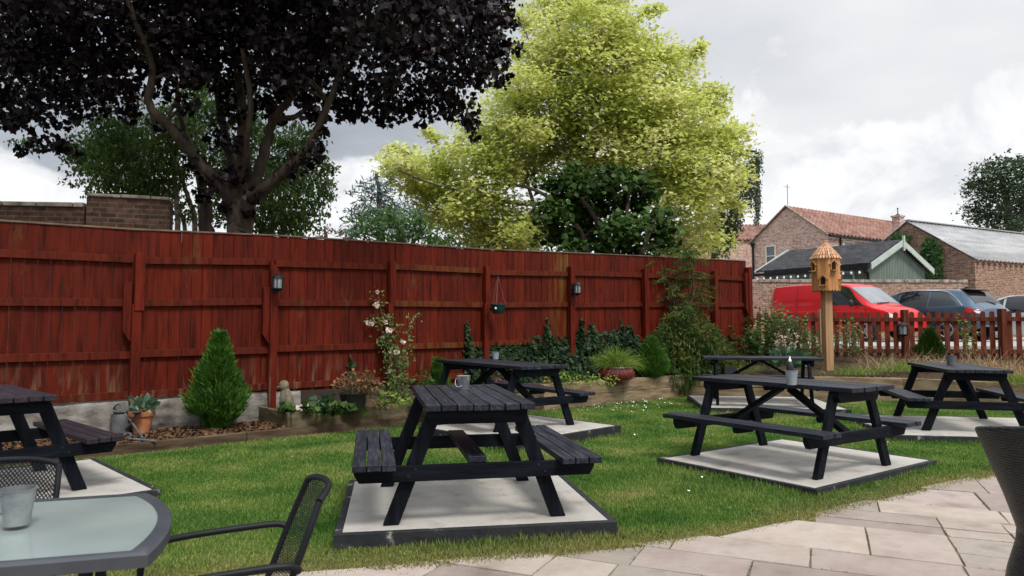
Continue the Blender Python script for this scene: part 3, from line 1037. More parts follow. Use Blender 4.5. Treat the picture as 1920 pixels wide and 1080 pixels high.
for i in range(8):
    a, b = Vector(FPT[i]), Vector(FPT[i + 1])
    u = Vector((b.x - a.x, b.y - a.y, 0))
    Ln = u.length
    u.normalize()
    n = Vector((u.y, -u.x, 0))           # towards the lawn
    FN.append((u, n))
    mb = MB()
    alg = []
    nb = max(2, round(Ln / .122))
    w = Ln / nb
    for k in range(nb):
        t = (k + .5) / nb
        c = a.lerp(b, t)
        z0 = ZB[i] + (ZB[i + 1] - ZB[i]) * t
        dz = random.uniform(-.006, .006)
        off = n * random.uniform(-.004, .005)
        h = w / 2 - .0025
        q = [c + off + u * s1 * h + n * s2 * .011 for s1, s2 in ((-1, 1), (1, 1), (1, -1), (-1, -1))]
        mb.hexa([(p.x - FO.x, p.y - FO.y, z0) for p in q], [(p.x - FO.x, p.y - FO.y, c.z + dz) for p in q])
    panel = mb.build('board_panel', red_boards, fence)
    if i in (3, 4):
        co_ = np.array(mb.v)
        P5 = Vector(FPT[5])
        dx = np.hypot(co_[:, 0] + FO.x - P5.x, co_[:, 1] + FO.y - P5.y)
        val = np.clip(1 - dx / (1.9 if i == 3 else .5), 0, 1) ** .8 * np.clip((co_[:, 2] - .9) / 1.6, 0, 1) * .62
        set_attr(panel, 'algae', val)
    tilt = lambda z, t: z + (FPT[i][2] + (FPT[i + 1][2] - FPT[i][2]) * t - 2.41) * (z / 2.4)
    for zr in RAILS:
        mb = MB()
        p0, p1 = a.lerp(b, 0.02), a.lerp(b, 0.98)
        p0.z, p1.z = tilt(zr, 0) + random.uniform(-.012, .012), tilt(zr, 1) + random.uniform(-.012, .012)
        if i >= 4 and zr < .6:
            continue
        m_ = n * .034
        mb.beam(p0 + m_ - FO, p1 + m_ - FO, .042, .085)
        r_ = mb.build('rail', red_rail, fence, bevel=.004)
        if i in (3, 4):
            set_attr(r_, 'algae', [.22 if i == 3 else .08] * 8)
    mb = MB()
    mb.beam(Vector((a.x, a.y, a.z + .012)) - FO, Vector((b.x, b.y, b.z + .012)) - FO, .055, .020)
    mb.build('capping', grey_cap, fence, bevel=.004)

# posts: (index, top z, bottom z, repaired?)
for i in range(1, 9):
    u, n = FN[min(i, 7)]
    un = (FN[i - 1][0] + u).normalized()
    nn = Vector((un.y, -un.x, 0))
    p = Vector(FPT[i])
    base = Vector((p.x, p.y, 0)) + nn * .085 - FO
    lift = p.z - 2.41
    mb = MB()
    if i == 1:
        mb.beam(base + Vector((0, 0, .40)), base + Vector((0, 0, 1.55)), .10, .10, up=un)
        mb.beam(base + nn * .012 + un * .02 + Vector((0, 0, 1.47)), base + nn * .012 + un * .02 + Vector((0, 0, 2.14)), .105, .105, up=un)
    elif i == 2:
        mb.beam(base + Vector((0, 0, .15)), base + Vector((0, 0, 2.02)), .095, .095, up=un)
        q = base + Vector((0, 0, 2.02))
        mb.prism([(-.0475, 0), (.0475, 0), (.0475, .02), (-.0475, .13)], q, un, Vector((0, 0, 1)), .095)
    elif i in (3, 4):
        mb.beam(base + Vector((0, 0, .1)), base + Vector((0, 0, 1.62 if i == 3 else 1.66)), .10, .095, up=un)
        mb.beam(base - nn * .01 + un * .03 + Vector((0, 0, 1.60 if i == 3 else 1.64)), base - nn * .01 + un * .03 + Vector((0, 0, 2.14 + lift)), .09, .09, up=un)
    elif i == 8:
        mb.beam(base + Vector((0, 0, .1)), base + Vector((0, 0, 2.28 + lift)), .11, .11, up=un)
    else:
        mb.beam(base + Vector((0, 0, .1)), base + Vector((0, 0, 2.17 + lift)), .105, .10, up=un)
    mb.build('post', red_post, fence, bevel=.006)
    if i in (1, 2, 8):
        # a splint bolted beside the post, its lower end cut on the slant
        mb = MB()
        z0, z1 = ((1.10, 1.80), (1.06, 1.80), (1.55, 2.45))[(1, 2, 8).index(i)]
        w = .085
        side = -un if i < 8 else -un
        o_ = base + side * .095 + nn * -.004
        mb.prism([(-w / 2, z0 + .02), (-w / 2, z1), (w / 2, z1), (w / 2, z0 + .14)] if False else [(-w / 2, z0), (w / 2, z0 + .13), (w / 2, z1), (-w / 2, z1)], o_, side, Vector((0, 0, 1)), .07)
        mb.build('splint', red_post, fence, bevel=.005)

# stone plinth below the fence at the left
u, n = FN[0]


def plinth():
    pts = [Vector(FPT[0]), Vector(FPT[1]), Vector(FPT[2]), Vector(FPT[2]).lerp(Vector(FPT[3]), .25)]
    cols_ = []
    for a, b in zip(pts[:-1], pts[1:]):
        m = int((b - a).length / .03)
        cols_ += [a.lerp(b, k / m) for k in range(m)]
    o = pts[1].copy()
    o.z = 0
    from mathutils import noise as nz
    rows = []
    prof = [(.0, -.02), (.0, .1), (.0, .2), (.0, .3), (.0, .38), (-.01, .425), (-.03, .44), (-.25, .44)]
    fine = []
    for (a0, z0), (a1, z1) in zip(prof[:-1], prof[1:]):
        m = max(1, int(math.hypot(a1 - a0, z1 - z0) / .03))
        fine += [(a0 + (a1 - a0) * k / m, z0 + (z1 - z0) * k / m) for k in range(m)]
    fine.append(prof[-1])
    for c in cols_:
        row = []
        for a, z in fine:
            q = Vector((c.x, c.y, 0)) + n * (.075 + a)
            ds = nz.fractal(Vector((q.x * 3, q.y * 3, z * 6)), .8, 2.2, 4) * .02 + abs(nz.noise(Vector((q.x * 6, q.y * 6, z * 16)))) * -.014
            q += n * ds
            row.append(Vector((q.x, q.y, z + ds * .5)) - o)
        rows.append(row)
    mb = MB().grid(rows)
    w_ = mb.build('stone_plinth', plinth_stone, smooth=60)
    w_.location = o
    tag(w_, 'rough grey stone plinth wall running under the red fence', 'low wall')


plinth()

# ------------------------------------------------------------------ beds: edging boards, planter, sleepers, soil
def run_boards(name, pts, z0, z1, th, mat, label, cat, part='board', layers=1):
    o = Vector((pts[0][0], pts[0][1], 0))
    t = empty(name, o, 0, label, cat)
    for l in range(layers):
        a0 = z0 + (z1 - z0) * l / layers
        a1 = z0 + (z1 - z0) * (l + 1) / layers - (.004 if l < layers - 1 else 0)
        for a, b in zip(pts[:-1], pts[1:]):
            va, vb = Vector((*a, 0)), Vector((*b, 0))
            m = max(1, round((vb - va).length / 2.4))
            for k in range(m):
                q0, q1 = va.lerp(vb, k / m), va.lerp(vb, (k + 1) / m)
                d = (q1 - q0).normalized()
                off = Vector((d.y, -d.x, 0)) * random.uniform(-.006, .006)
                zz = Vector((0, 0, (a0 + a1) / 2))
                mb = MB().beam(q0 + off + zz - o + d * .003, q1 + off + zz - o - d * .003, th, a1 - a0)
                mb.build(part, mat, t, bevel=.008)
    return t


EL = lambda x, off=0.0: (x, float(edge_y(x)) + off)
run_boards('timber_edging', [EL(-6.4), EL(.42)], -.02, .105, .05, sleeper_dark, 'low brown timber edging board along the bark bed beside the lawn', 'edging', 'edging_board')
run_boards('timber_planter', [(-3.25, 9.12), (-2.62, 8.40), (.42, float(edge_y(.42)) + .07)], .09, .275, .06, planter_wood, 'mossy plank sided raised planter holding the rose and withered plants', 'planter', 'planter_board')
run_boards('sleeper_bed', [(.46, float(edge_y(.46))), BED[0], BED[1], BED[2], BED[3]], -.02, .40, .10, sleeper, 'pale timber sleeper wall two courses high around the corner bed', 'raised bed', 'timber_sleeper', 2)
# soil sheets
sheet('bed_soil', [(-6.5, float(edge_y(-6.5)) + .02), EL(-2.5, .03), (-3.2, 9.12), (-4.4, 8.25), (-6.6, 6.9)], .085, soil)
sheet('planter_soil', [(-2.58, 8.45), (.42, float(edge_y(.42)) + .10), (-.2, 11.55), (-1.9, 10.35), (-3.25, 9.15)], .245, soil)
mb = MB()
bs = [(.46, float(edge_y(.46)) + .05), (3.30, 13.36), (6.8, 12.42), (8.15, 11.25), (11.5, 8.7)]
bk = [(-.45, 11.45), (2.4, 13.5), (6.3, 16.6), (9.4, 16.2), (15.0, 15.2)]
rows = []
for k in range(9):
    t = k / 8
    row = []
    for j in range(25):
        s = j / 24 * 4
        i_ = min(3, int(s))
        f_ = s - i_
        a = Vector((bs[i_][0] + (bs[i_ + 1][0] - bs[i_][0]) * f_, bs[i_][1] + (bs[i_ + 1][1] - bs[i_][1]) * f_, 0))
        b = Vector((bk[i_][0] + (bk[i_ + 1][0] - bk[i_][0]) * f_, bk[i_][1] + (bk[i_ + 1][1] - bk[i_][1]) * f_, 0))
        p = a.lerp(b, t)
        rise = max(0, min(1, (s - 1.2))) * .42
        p.z = .365 + rise * t + random.uniform(-.012, .012)
        row.append(p)
    rows.append(row)
tag(MB().grid(rows).build('corner_bed_soil', soil, smooth=180), kind='structure')


def bed_ground(x, y):
    a = bed_y(x) if x > 3.27 else edge_y(x)
    return .37 + max(0, min(1, (y - float(a)) / 3.0)) * (.40 if x > 4 else 0)


# bark chips on the left bed (nobody could count them)
def chips(name, n, inside, z, label):
    C = []
    while len(C) < n:
        p = inside()
        if p is not None:
            C.append((p[0], p[1], z + random.uniform(0, .018)))
    C = np.array(C)
    T = [(-.5, -.2, 0), (.5, -.16, 0), (.55, .2, .06), (-.45, .22, .05)]
    V, F = leaf_arrays(C, .045, T, [(0, 1, 2, 3)], normal=(0, 0, 1), spread=.5, jitter=.35)
    return tag(npmesh(name, V, F, mulch), label, None, None, 'stuff')


def in_left_bed():
    x = random.uniform(-6, -2.5)
    y0 = float(edge_y(x)) + .03
    y1 = y0 + 1.15
    y = random.uniform(y0, y1)
    if x > -3.3 and y > 8.40 - (x + 2.62) * 1.14:
        return None
    return (x, y)


chips('bark_mulch', 7500, in_left_bed, .088, 'brown bark chips covering the bed below the fence')


def in_corner():
    x = random.uniform(1, 7.5)
    y0 = float(back_y(x)) + .08
    return (x, y0 + random.random() * 1.0)


chips('bark_mulch', 3000, in_corner, .372, 'bark chips in the sleeper bed')

# ------------------------------------------------------------------ grass
PADS = []      # (cx, cy, angle, half length, half width)


def make_grass():
    n = 640000
    d = np.exp(rng.uniform(math.log(3.35), math.log(14.2), n))
    x = rng.uniform(-.80, .80, n) * d
    keep = (d > patio_y(x) - .035 + rng.normal(0, .025, n)) & (d < back_y(x) - .03)
    for cx, cy, a, hl, hw in PADS:
        lx = (x - cx) * math.cos(a) + (d - cy) * math.sin(a)
        ly = -(x - cx) * math.sin(a) + (d - cy) * math.cos(a)
        keep &= ~((abs(lx) < hl) & (abs(ly) < hw))
    x, y = x[keep], d[keep]
    n = len(x)
    dry = dryness(x, y)
    h = rng.uniform(.012, .031, n) * (1 - .35 * dry) * (1 + .35 * np.sin(x * 2.3 + 1.1) * np.sin(y * 1.9))
    # longer tufts against the pads, where the mower cannot reach
    for cx, cy, a, hl, hw in PADS:
        lx = abs((x - cx) * math.cos(a) + (y - cy) * math.sin(a)) - hl
        ly = abs(-(x - cx) * math.sin(a) + (y - cy) * math.cos(a)) - hw
        near = np.maximum(lx, ly) < .07
        h = np.where(near, h * rng.uniform(1.1, 2.2, n), h)
    w = .0030 * (1 + y / 7)
    th = rng.uniform(0, 2 * math.pi, n)
    lean = rng.uniform(0, .8, n) * h
    b = rng.uniform(0, 2 * math.pi, n)
    V = np.zeros((n, 3, 3))
    V[:, 0] = np.stack([x - np.cos(th) * w, y - np.sin(th) * w, np.full(n, -.002)], 1)
    V[:, 1] = np.stack([x + np.cos(th) * w, y + np.sin(th) * w, np.full(n, -.002)], 1)
    V[:, 2] = np.stack([x + np.cos(b) * lean, y + np.sin(b) * lean, h], 1)
    F = np.arange(n * 3).reshape(n, 3)
    o = npmesh('grass', V.reshape(-1, 3), F, grass_m)
    set_attr(o, 'dry', np.repeat(dry, 3))
    tag(o, 'short mown lawn grass with dry and lush patches', None, None, 'stuff')
    # white clover heads and dropped petals
    C = []
    for _ in range(170):
        px, py = random.gauss(1140, 70), random.gauss(754, 8)
        p = atZ(px, py, .03)
        if p.y < float(back_y(p.x)) - .1:
            C.append(p)
    for _ in range(20):
        px, py = random.uniform(300, 1750), random.uniform(770, 1020)
        p = atZ(px, py, .03)
        if float(patio_y(p.x)) + .2 < p.y < float(back_y(p.x)) - .1:
            C.append(p)
    V, F = leaf_arrays(np.array(C), .0135, [(-.5, -.5, 0), (.5, -.5, .1), (.5, .5, 0), (-.5, .5, .1)], [(0, 1, 2, 3)], normal=(0, -.5, 1), spread=.5, jitter=.3)
    tag(npmesh('clover_flowers', V, F, petal_white), 'white clover heads scattered in the lawn', None, None, 'stuff')
    P0 = []
    rj = random.Random(4)
    for w in JOINTS:
        for q0, q1 in zip(w, w[1:] + w[:1]):
            if not (3 < q0[1] < 9 and abs(q0[0]) < q0[1] * .8) or rj.random() < .72:
                continue
            l = math.hypot(q1[0] - q0[0], q1[1] - q0[1])
            f0 = rj.random() * .6
            for _ in range(int(l * rj.uniform(40, 170))):
                f = f0 + rj.random() * .4
                P0.append((q0[0] + (q1[0] - q0[0]) * f + rj.gauss(0, .006), q0[1] + (q1[1] - q0[1]) * f + rj.gauss(0, .006), -.004))
    P0 = np.array(P0)
    V, F = ribbon_arrays(P0, rng.normal(0, .5, (len(P0), 3)) + [0, 0, 1], rng.uniform(.012, .034, len(P0)), .0035, .5, 3)
    tag(npmesh('joint_grass', V, F, L_herb), 'tufts of grass growing in the paving joints', None, None, 'stuff')
    return o


# ------------------------------------------------------------------ picnic tables
def picnic_table(cx, cy, a, hl, hw, z, pad, label, padlabel, top_mat=black_top, nt=7, cleat=False, padc=(0, 0), pada=0.0, stretcher=False):
    t = empty('picnic_table', (cx, cy, z), a, label, 'picnic table', 'black picnic tables on the lawn')
    B, sw, s, F_, e = .753, .2567, .393, .52, .199
    H = .73
    jj = lambda v=.003: random.uniform(-v, v)
    # table top
    mb = MB()
    bw = 2 * hw / nt
    for k in range(nt):
        y = -hw + bw * (k + .5)
        mb.box((jj(.006), y, H - .019 + jj(.0015)), (2 * hl, bw - .007, .038))
    mb.build('tabletop', top_mat, t, bevel=.004)
    for sy in (-1, 1):
        mb = MB()
        b3 = sw / 3
        for k in range(3):
            mb.box((jj(.006), sy * (B - b3 * (k + .5)), s - .019 + jj(.0015)), (2 * hl, b3 - .007, .038))
        mb.build('bench_seat', top_mat, t, bevel=.004)
        if cleat:
            mb = MB().beam((0, sy * B * .985, s - .066), (0, sy * (B - sw * 1.02), s - .066), .045, .05, chamfer=.02)
            mb.build('seat_cleat', black_wood, t, bevel=.003)
    xl = hl - e
    for sx in (-1, 1):
        for sy in (-1, 1):
            w = .047
            bot, top = F_, .255
            mb = MB()
            hz = H - .04
            q = [(sx * xl + p * .0225, sy * (bot + r * w), 0) for p, r in ((-1, -1), (1, -1), (1, 1), (-1, 1))]
            q2 = [(sx * xl + p * .0225, sy * (top + r * w), hz) for p, r in ((-1, -1), (1, -1), (1, 1), (-1, 1))]
            mb.hexa(q, q2)
            mb.build('leg', black_leg, t, bevel=.004)
        xb = sx * (xl + .0455)
        mb = MB()
        yb = B * .985
        mb.prism([(-yb, .313), (-yb + .03, .262), (yb - .03, .262), (yb, .313), (yb, s - .0385), (-yb, s - .0385)], (xb, 0, 0), (0, 1, 0), (0, 0, 1), .045)
        mb.build('seat_bearer', black_beam, t, bevel=.003)
        mb = MB()
        yt = hw * .93
        mb.prism([(-yt, .645), (-yt + .03, .598), (yt - .03, .598), (yt, .645), (yt, H - .0385), (-yt, H - .0385)], (xb, 0, 0), (0, 1, 0), (0, 0, 1), .045)
        mb.build('top_bearer', black_beam, t, bevel=.003)
        if stretcher:
            mb = MB().beam((0, 0, s - .038 + .021), (sx * (xl + .04), 0, s - .038 + .021), .115, .04) if sx > 0 else MB().beam((-xl - .04, 0, s - .038 + .021), (-.002, 0, s - .038 + .021), .115, .04)
            mb.build('stretcher', black_top, t, bevel=.004)
        mb = None if stretcher else MB().beam((sx * .05, 0, H - .075), (sx * (xl - .02), 0, .30), .09, .042, up=(0, 1, 0) if False else (0, 0, 1))
        if mb:
            mb.build('brace', black_wood, t, bevel=.003)
        bolts = MB()
        for sy in (-1, 1):
            for zz, f in ((.335, -.012), (.295, .014)):
                y = sy * (F_ - (F_ - .255) * zz / (H - .04) + f)
                bolts.beam((xb + sx * .022, y, zz), (xb + sx * .027, y, zz), .016, .016)
        bolts.build('bolts', dark_metal, t)
    mb = MB().box((0, 0, H - .058), (.045, 2 * hw * .9, .038))
    mb.build('centre_batten', black_wood, t, bevel=.003)
    # concrete pad with its black edging
    pl, pw = pad
    pa = a + pada
    ca, sa = math.cos(a), math.sin(a)
    px_, py_ = cx + ca * padc[0] - sa * padc[1], cy + sa * padc[0] + ca * padc[1]
    p = empty('concrete_pad', (px_, py_, 0), pa, padlabel, 'concrete pad', 'concrete pads under the picnic tables')
    MB().box((0, 0, z / 2 - .02 - .0015), (2 * pl - .09, 2 * pw - .09, z + .04 - .003)).build('slab', concrete, p)
    for sx in (-1, 1):
        MB().box((sx * (pl - .0225), 0, z / 2 - .02), (.045, 2 * pw, z + .04)).build('edge_board', black_edge, p, bevel=.004)
        MB().box((0, sx * (pw - .0225), z / 2 - .02), (2 * pl - .0904, .045, z + .04)).build('edge_board', black_edge, p, bevel=.004)
    PADS.append((px_, py_, pa, pl, pw))
    return t


picnic_table(-.324, 4.937, 1.769, .723, .334, .094, (.735, .845), 'nearest black picnic table with a shiny bucket, end on in the middle of the lawn', 'pale concrete pad with black edging beneath the nearest picnic table', padc=(.03, -.02), pada=-.03, stretcher=True)
picnic_table(2.543, 6.586, -.98, .84, .331, .058, (.80, 1.0), 'black picnic table at an angle on the right, with the bottle in its bucket', 'diamond shaped looking concrete pad beneath the angled table holding the bottle', cleat=True, padc=(0.02, .10), pada=.04)
picnic_table(-.182, 8.94, -.989, 1.02, .334, .112, (.80, .90), 'black picnic table in front of the ivy, behind the nearest table', 'concrete pad half hidden behind the nearest table, below the ivy', cleat=True, padc=(.58, -.04), pada=.20)
picnic_table(5.591, 8.936, 1.284, .912, .335, .067, (1.0, 1.15), 'black picnic table by the picket fence at the right, with tapered pot', 'concrete pad of the right hand table by the picket fence', cleat=True, padc=(-.12, -.04), pada=.11)
picnic_table(3.983, 11.349, -.243, .886, .363, .078, (1.06, .98), 'farthest black picnic table seen side on beside the birdhouse post', 'farthest concrete pad, in front of the corner of the sleeper bed', cleat=True, padc=(.02, .14), pada=.12)
picnic_table(-3.969, 5.313, 2.397, .715, .308, .07, (.90, .88), 'purple faded black picnic table partly cut off at the left', 'concrete pad at the left behind the mesh chair', top_mat=purple_wood, padc=(-.02, -.1), pada=-.05)
TOPZ = {'A': .094 + .73, 'B': .058 + .73, 'C': .112 + .73, 'D': .067 + .73}
make_grass()


# ------------------------------------------------------------------ buckets and pots on the tables
def bucket(px, py, z, dia, h, mat, label, handle=None, rim=True):
    p = atZ(px, py, z)
    t = empty('metal_bucket', p, 0, label, 'bucket', 'small buckets on the tables')
    r1, r0 = dia / 2, dia / 2 * .72
    th = .0016
    prof = [(0.001, .003), (r0 * .96, .003), (r0, 0), (r0 + (r1 - r0) * .5, h * .5), (r1, h * .97), (r1 + .0035, h * .985), (r1 + .0035, h), (r1 - th, h), (r1 - th, h * .96), (r0 - th, .006), (0.001, .006)]
    MB().lathe(prof, 32).build('bucket_body', mat, t, smooth=50)
    if handle:
        pts = []
        for k in range(17):
            q = math.pi * k / 16
            drop = math.sin(q)
            pts.append((math.cos(q) * (r1 + .003) * math.cos(handle) + math.sin(handle) * -drop * (r1 + .012), math.cos(q) * (r1 + .003) * math.sin(handle) - math.cos(handle) * drop * (r1 + .012), h * .88 - drop * h * .62))
        MB().tube(pts, .0022, 6).build('bucket_handle', shiny_galv if mat is shiny_galv else dark_metal, t, smooth=60)
    return t


bucket(869, 731, TOPZ['A'], .104, .104, shiny_galv, 'shiny silver bucket with dropped handle on the nearest picnic table', handle=.5)
bucket(929, 673.5, TOPZ['C'], .108, .10, grey_bucket, 'plain pale grey bucket on the table in front of the ivy')
bucket(1484.5, 721.5, TOPZ['B'], .105, .125, grey_bucket, 'slate grey bucket holding the dark bottle on the angled table')
bucket(1783.5, 684.5, TOPZ['D'], .125, .12, dark_pot, 'dark tapered metal pot on the right hand table by the picket fence')
bucket(31, 983, .73, .090, .099, galv, 'dull galvanised bucket on the frosted glass table', handle=1.2)
p = atZ(1482, 720, TOPZ['B'] + .004)
t = empty('sauce_bottle', p, 0, 'dark bottle with pointed pale nozzle standing in a grey bucket', 'bottle')
MB().lathe([(.001, 0), (.028, 0), (.030, .01), (.030, .13), (.029, .15), (.022, .175), (.012, .195), (.001, .196)], 20).build('bottle_body', black_plastic, t, smooth=50)
MB().lathe([(.001, .194), (.013, .194), (.013, .208), (.008, .212), (.003, .240), (.001, .241)], 16).build('nozzle', bulb_m, t, smooth=50)

# ------------------------------------------------------------------ glass patio table and mesh chairs
GA = math.atan2(-.29, -.955)
gu = Vector((math.cos(GA), math.sin(GA), 0))
Bk, Fr = Vector((-1.235, 2.43, 0)), Vector((-.905, 1.785, 0))
gt = empty('glass_table', (-1.75, 1.9, 0), 0, 'grey framed patio table with frosted glass top in the near left corner', 'patio table')
GO = Vector((-1.75, 1.9, 0))
mid = (Bk + Fr) / 2
chord = (Bk - Fr)
cn = Vector((chord.y, -chord.x, 0)).normalized()
cn = cn if cn.x > 0 else -cn


def outline(inset):
    pts = []
    e = chord.normalized()
    A0, A1 = Fr + e * inset * .9, Bk - e * inset * .9
    for k in range(17):
        t_ = k / 16
        pts.append(A0.lerp(A1, t_) + cn * (.062 * (1 - (2 * t_ - 1) ** 2) - inset * 1.0))
    far = 1.55
    A0f, A1f = Fr + gu * far, Bk + gu * far
    for k in range(17):
        t_ = k / 16
        pts.append((A1f - e * inset * .9).lerp(A0f + e * inset * .9, t_) - cn * (.062 * (1 - (2 * t_ - 1) ** 2) - inset * 1.0))
    return pts


o0, o1 = outline(0), outline(.038)
n = len(o0)
vs, fs = [], []
for ring, z in ((o0, .685), (o0, .715), ([a.lerp(b, .25) for a, b in zip(o0, o1)], .722), (o1, .722), (o1, .690), (o1, .685)):
    vs += [(p.x - GO.x, p.y - GO.y, z) for p in ring]
for k in range(5):
    for i in range(n):
        fs.append((k * n + i, k * n + (i + 1) % n, (k + 1) * n + (i + 1) % n, (k + 1) * n + i))
for i in range(n):
    fs.append((5 * n + i, 5 * n + (i + 1) % n, (i + 1) % n, i))
MB().add(vs, fs).build('table_rim', rim_m, gt, smooth=40)
o2 = outline(.034)
mb = MB().add([(p.x - GO.x, p.y - GO.y, .719) for p in o2] + [(p.x - GO.x, p.y - GO.y, .713) for p in o2],
              [tuple(range(n)), tuple(range(2 * n - 1, n - 1, -1))] + [(i, n + i, n + (i + 1) % n, (i + 1) % n) for i in range(n)])
mb.build('glass_top', glass_m, gt)
for P_, s_ in ((Fr, .14), (Bk, .14), (Fr, 1.40), (Bk, 1.40)):
    q = P_ + gu * s_
    q = q.lerp(mid + gu * s_, .16)
    out_ = (q - (mid + gu * .77)).normalized() * .05
    pts = [Vector((q.x, q.y, .69)), Vector((q.x, q.y, .60)), Vector((q.x, q.y, .35)) + out_ * .2, Vector((q.x, q.y, .01)) + out_]
    mb = MB().tube([p - GO for p in pts], .017, 10)
    mb.build('leg', grey_frame, gt, smooth=60)


def strands(mb, S, nu, nv, w, th=.0012):
    """a woven wire panel: two families of diagonal flat strands on the surface S(u, v)"""
    for fam in (1, -1):
        m = nu + nv
        for k in range(m):
            pts = []
            for j in range(41):
                t_ = j / 40
                # in cell units: start along the bottom/left, moving diagonally
                a = (k - nv + t_ * nv) / nu if fam > 0 else (k - t_ * nv) / nu
                b = t_
                if -1e-6 <= a <= 1 + 1e-6:
                    pts.append((a, b))
            if len(pts) < 2:
                continue
            P = [Vector(S(a, b)) for a, b in pts[::max(1, len(pts) // 8)]]
            if len(P) < 2:
                continue
            vs = []
            for i, p in enumerate(P):
                t2 = (P[min(i + 1, len(P) - 1)] - P[max(i - 1, 0)]).normalized()
                a, b = pts[min(i * max(1, len(pts) // 8), len(pts) - 1)]
                nn = (Vector(S(min(a + .01, 1), b)) - Vector(S(max(a - .01, 0), b))).cross(Vector(S(a, min(b + .01, 1))) - Vector(S(a, max(b - .01, 0)))).normalized()
                sd_ = t2.cross(nn).normalized() * w / 2
                o_ = nn * (.0008 * fam)
                vs += [p - sd_ + o_, p + sd_ + o_]
            mb.add(vs, [(2 * i, 2 * i + 1, 2 * i + 3, 2 * i + 2) for i in range(len(P) - 1)])
    return mb


def smooth_path(pts, n=6):
    P = [Vector(p) for p in pts]
    P = [P[0] * 2 - P[1]] + P + [P[-1] * 2 - P[-2]]
    out = []
    for i in range(1, len(P) - 2):
        for k in range(n):
            t_ = k / n
            a, b, c, d = P[i - 1], P[i], P[i + 1], P[i + 2]
            out.append(.5 * ((2 * b) + (c - a) * t_ + (2 * a - 5 * b + 4 * c - d) * t_ ** 2 + (3 * b - a - 3 * c + d) * t_ ** 3))
    out.append(P[-2])
    return out


def mesh_chair(loc, rz, label, hw=.215, topw=.17, topz=.80, lean=.085):
    """local frame: x forward (towards the table), y to the side, origin on the ground under the arm fixing"""
    t = empty('mesh_chair', loc, rz, label, 'garden chair', 'black wire mesh chairs round the glass table')
    zs = .43

    def S(u_, v_):
        # back panel: u across, v up
        wv = hw - .01 + (topw - hw + .01) * max(0, (v_ - .55) / .45) ** 1.6
        y = (u_ * 2 - 1) * wv
        x = .05 - (lean + .05) * v_ - .045 * (1 - (2 * u_ - 1) ** 2)
        return (x, y, zs - .01 + (topz - zs) * v_ + .018 * (1 - (2 * u_ - 1) ** 4) * v_)
    mb = MB()
    for sy in (0, 1):
        mb.tube([S(sy, k / 12) for k in range(13)], .0105, 8)
    mb.tube([S(k / 12, 1) for k in range(13)], .0105, 8)
    mb.build('back_frame', grey_frame, t, smooth=60)
    strands(MB(), S, 30, 24, .0042).build('mesh_back', grey_frame, t)

    def S2(u_, v_):
        return (.05 + v_ * .40, (u_ * 2 - 1) * (hw - .01), zs - .012 * math.sin(math.pi * v_) - .03 * max(0, v_ - .85))
    strands(MB(), S2, 30, 26, .0042).build('mesh_seat', grey_frame, t)
    mb = MB()
    mb.tube([S2(0, k / 8) for k in range(9)], .011, 8)
    mb.tube([S2(1, k / 8) for k in range(9)], .011, 8)
    mb.tube([S2(k / 4, 1) for k in range(5)], .011, 8)
    mb.build('seat_frame', grey_frame, t, smooth=60)
    for sy in (-1, 1):
        y = sy * (hw + .012)
        za = .615
        pts = smooth_path([(-.03, y - sy * .012, za - .015), (.0, y, za + .004), (.10, y, za + .004), (.30, y, za - .008), (.385, y, za - .03), (.415, y, za - .10), (.42, y, .3), (.425, y, .012)], 5)
        MB().tube(pts, .0108, 10).build('arm', grey_frame, t, smooth=60)
        pts = smooth_path([(.05, y, zs - .01), (.0, y, .25), (-.08, y, .012)], 4)
        MB().tube(pts, .0125, 10).build('leg', grey_frame, t, smooth=60)
    return t


mesh_chair((-.70, 2.20, 0), math.atan2(-.36, -.93), 'black wire mesh chair at the rounded end of the glass table', topz=.785)
mesh_chair((-1.835, 2.47, 0), math.atan2(-.95, .30), 'black wire mesh chair behind the glass table at left', topw=.21, topz=.79, hw=.225)


# rattan tub chair at the right edge
def rattan_chair():
    cx, cy = 2.30, 2.78
    t = empty('rattan_chair', (cx, cy, 0), 0, 'black woven rattan armchair with flared back at the right edge', 'rattan chair')

    def rad(z):
        return float(np.interp(z, [0, .12, .30, .42, .47, .60, .75, .90], [.37, .36, .33, .295, .29, .33, .385, .44]))
    rows = []
    for k in range(25):
        z = .02 + k / 24 * .43
        rows.append([Vector((rad(z) * math.cos(q), rad(z) * .9 * math.sin(q), z)) for q in [2 * math.pi * j / 48 for j in range(49)]])
    MB().grid(rows).build('chair_base', wicker, t, smooth=180)
    MB().lathe([(.001, .452), (.25, .452), (.262, .47), (.258, .50), (.23, .51), (.001, .512)], 32).build('seat_cushion', black_plastic, t, smooth=50)

    def ring(z, off, q):
        r = rad(z) + off
        return Vector((r * math.cos(q), r * .9 * math.sin(q), z))
    qs = [math.pi * (.72 + 1.52 * j / 60) for j in range(61)]
    hz = lambda q: .915 - .10 * max(0, abs(q - 1.5 * math.pi) / (.8 * math.pi) - .35) * 1.3
    o_, i_ = [], []
    for k in range(31):
        f = k / 30
        o_.append([ring(.44 + (hz(q) - .44) * f, 0, q) for q in qs])
        i_.append([ring(.44 + (hz(q) - .44) * f, -.028, q) for q in qs])
    mb = MB().grid(o_).grid([list(reversed(r)) for r in i_])
    mb.build('chair_back', wicker, t, smooth=180)
    pts = [ring(hz(q) + .003, -.014, q) for q in qs]
    MB().tube(pts, .013, 10).build('rolled_rim', wicker, t, smooth=60)
    return t


rattan_chair()


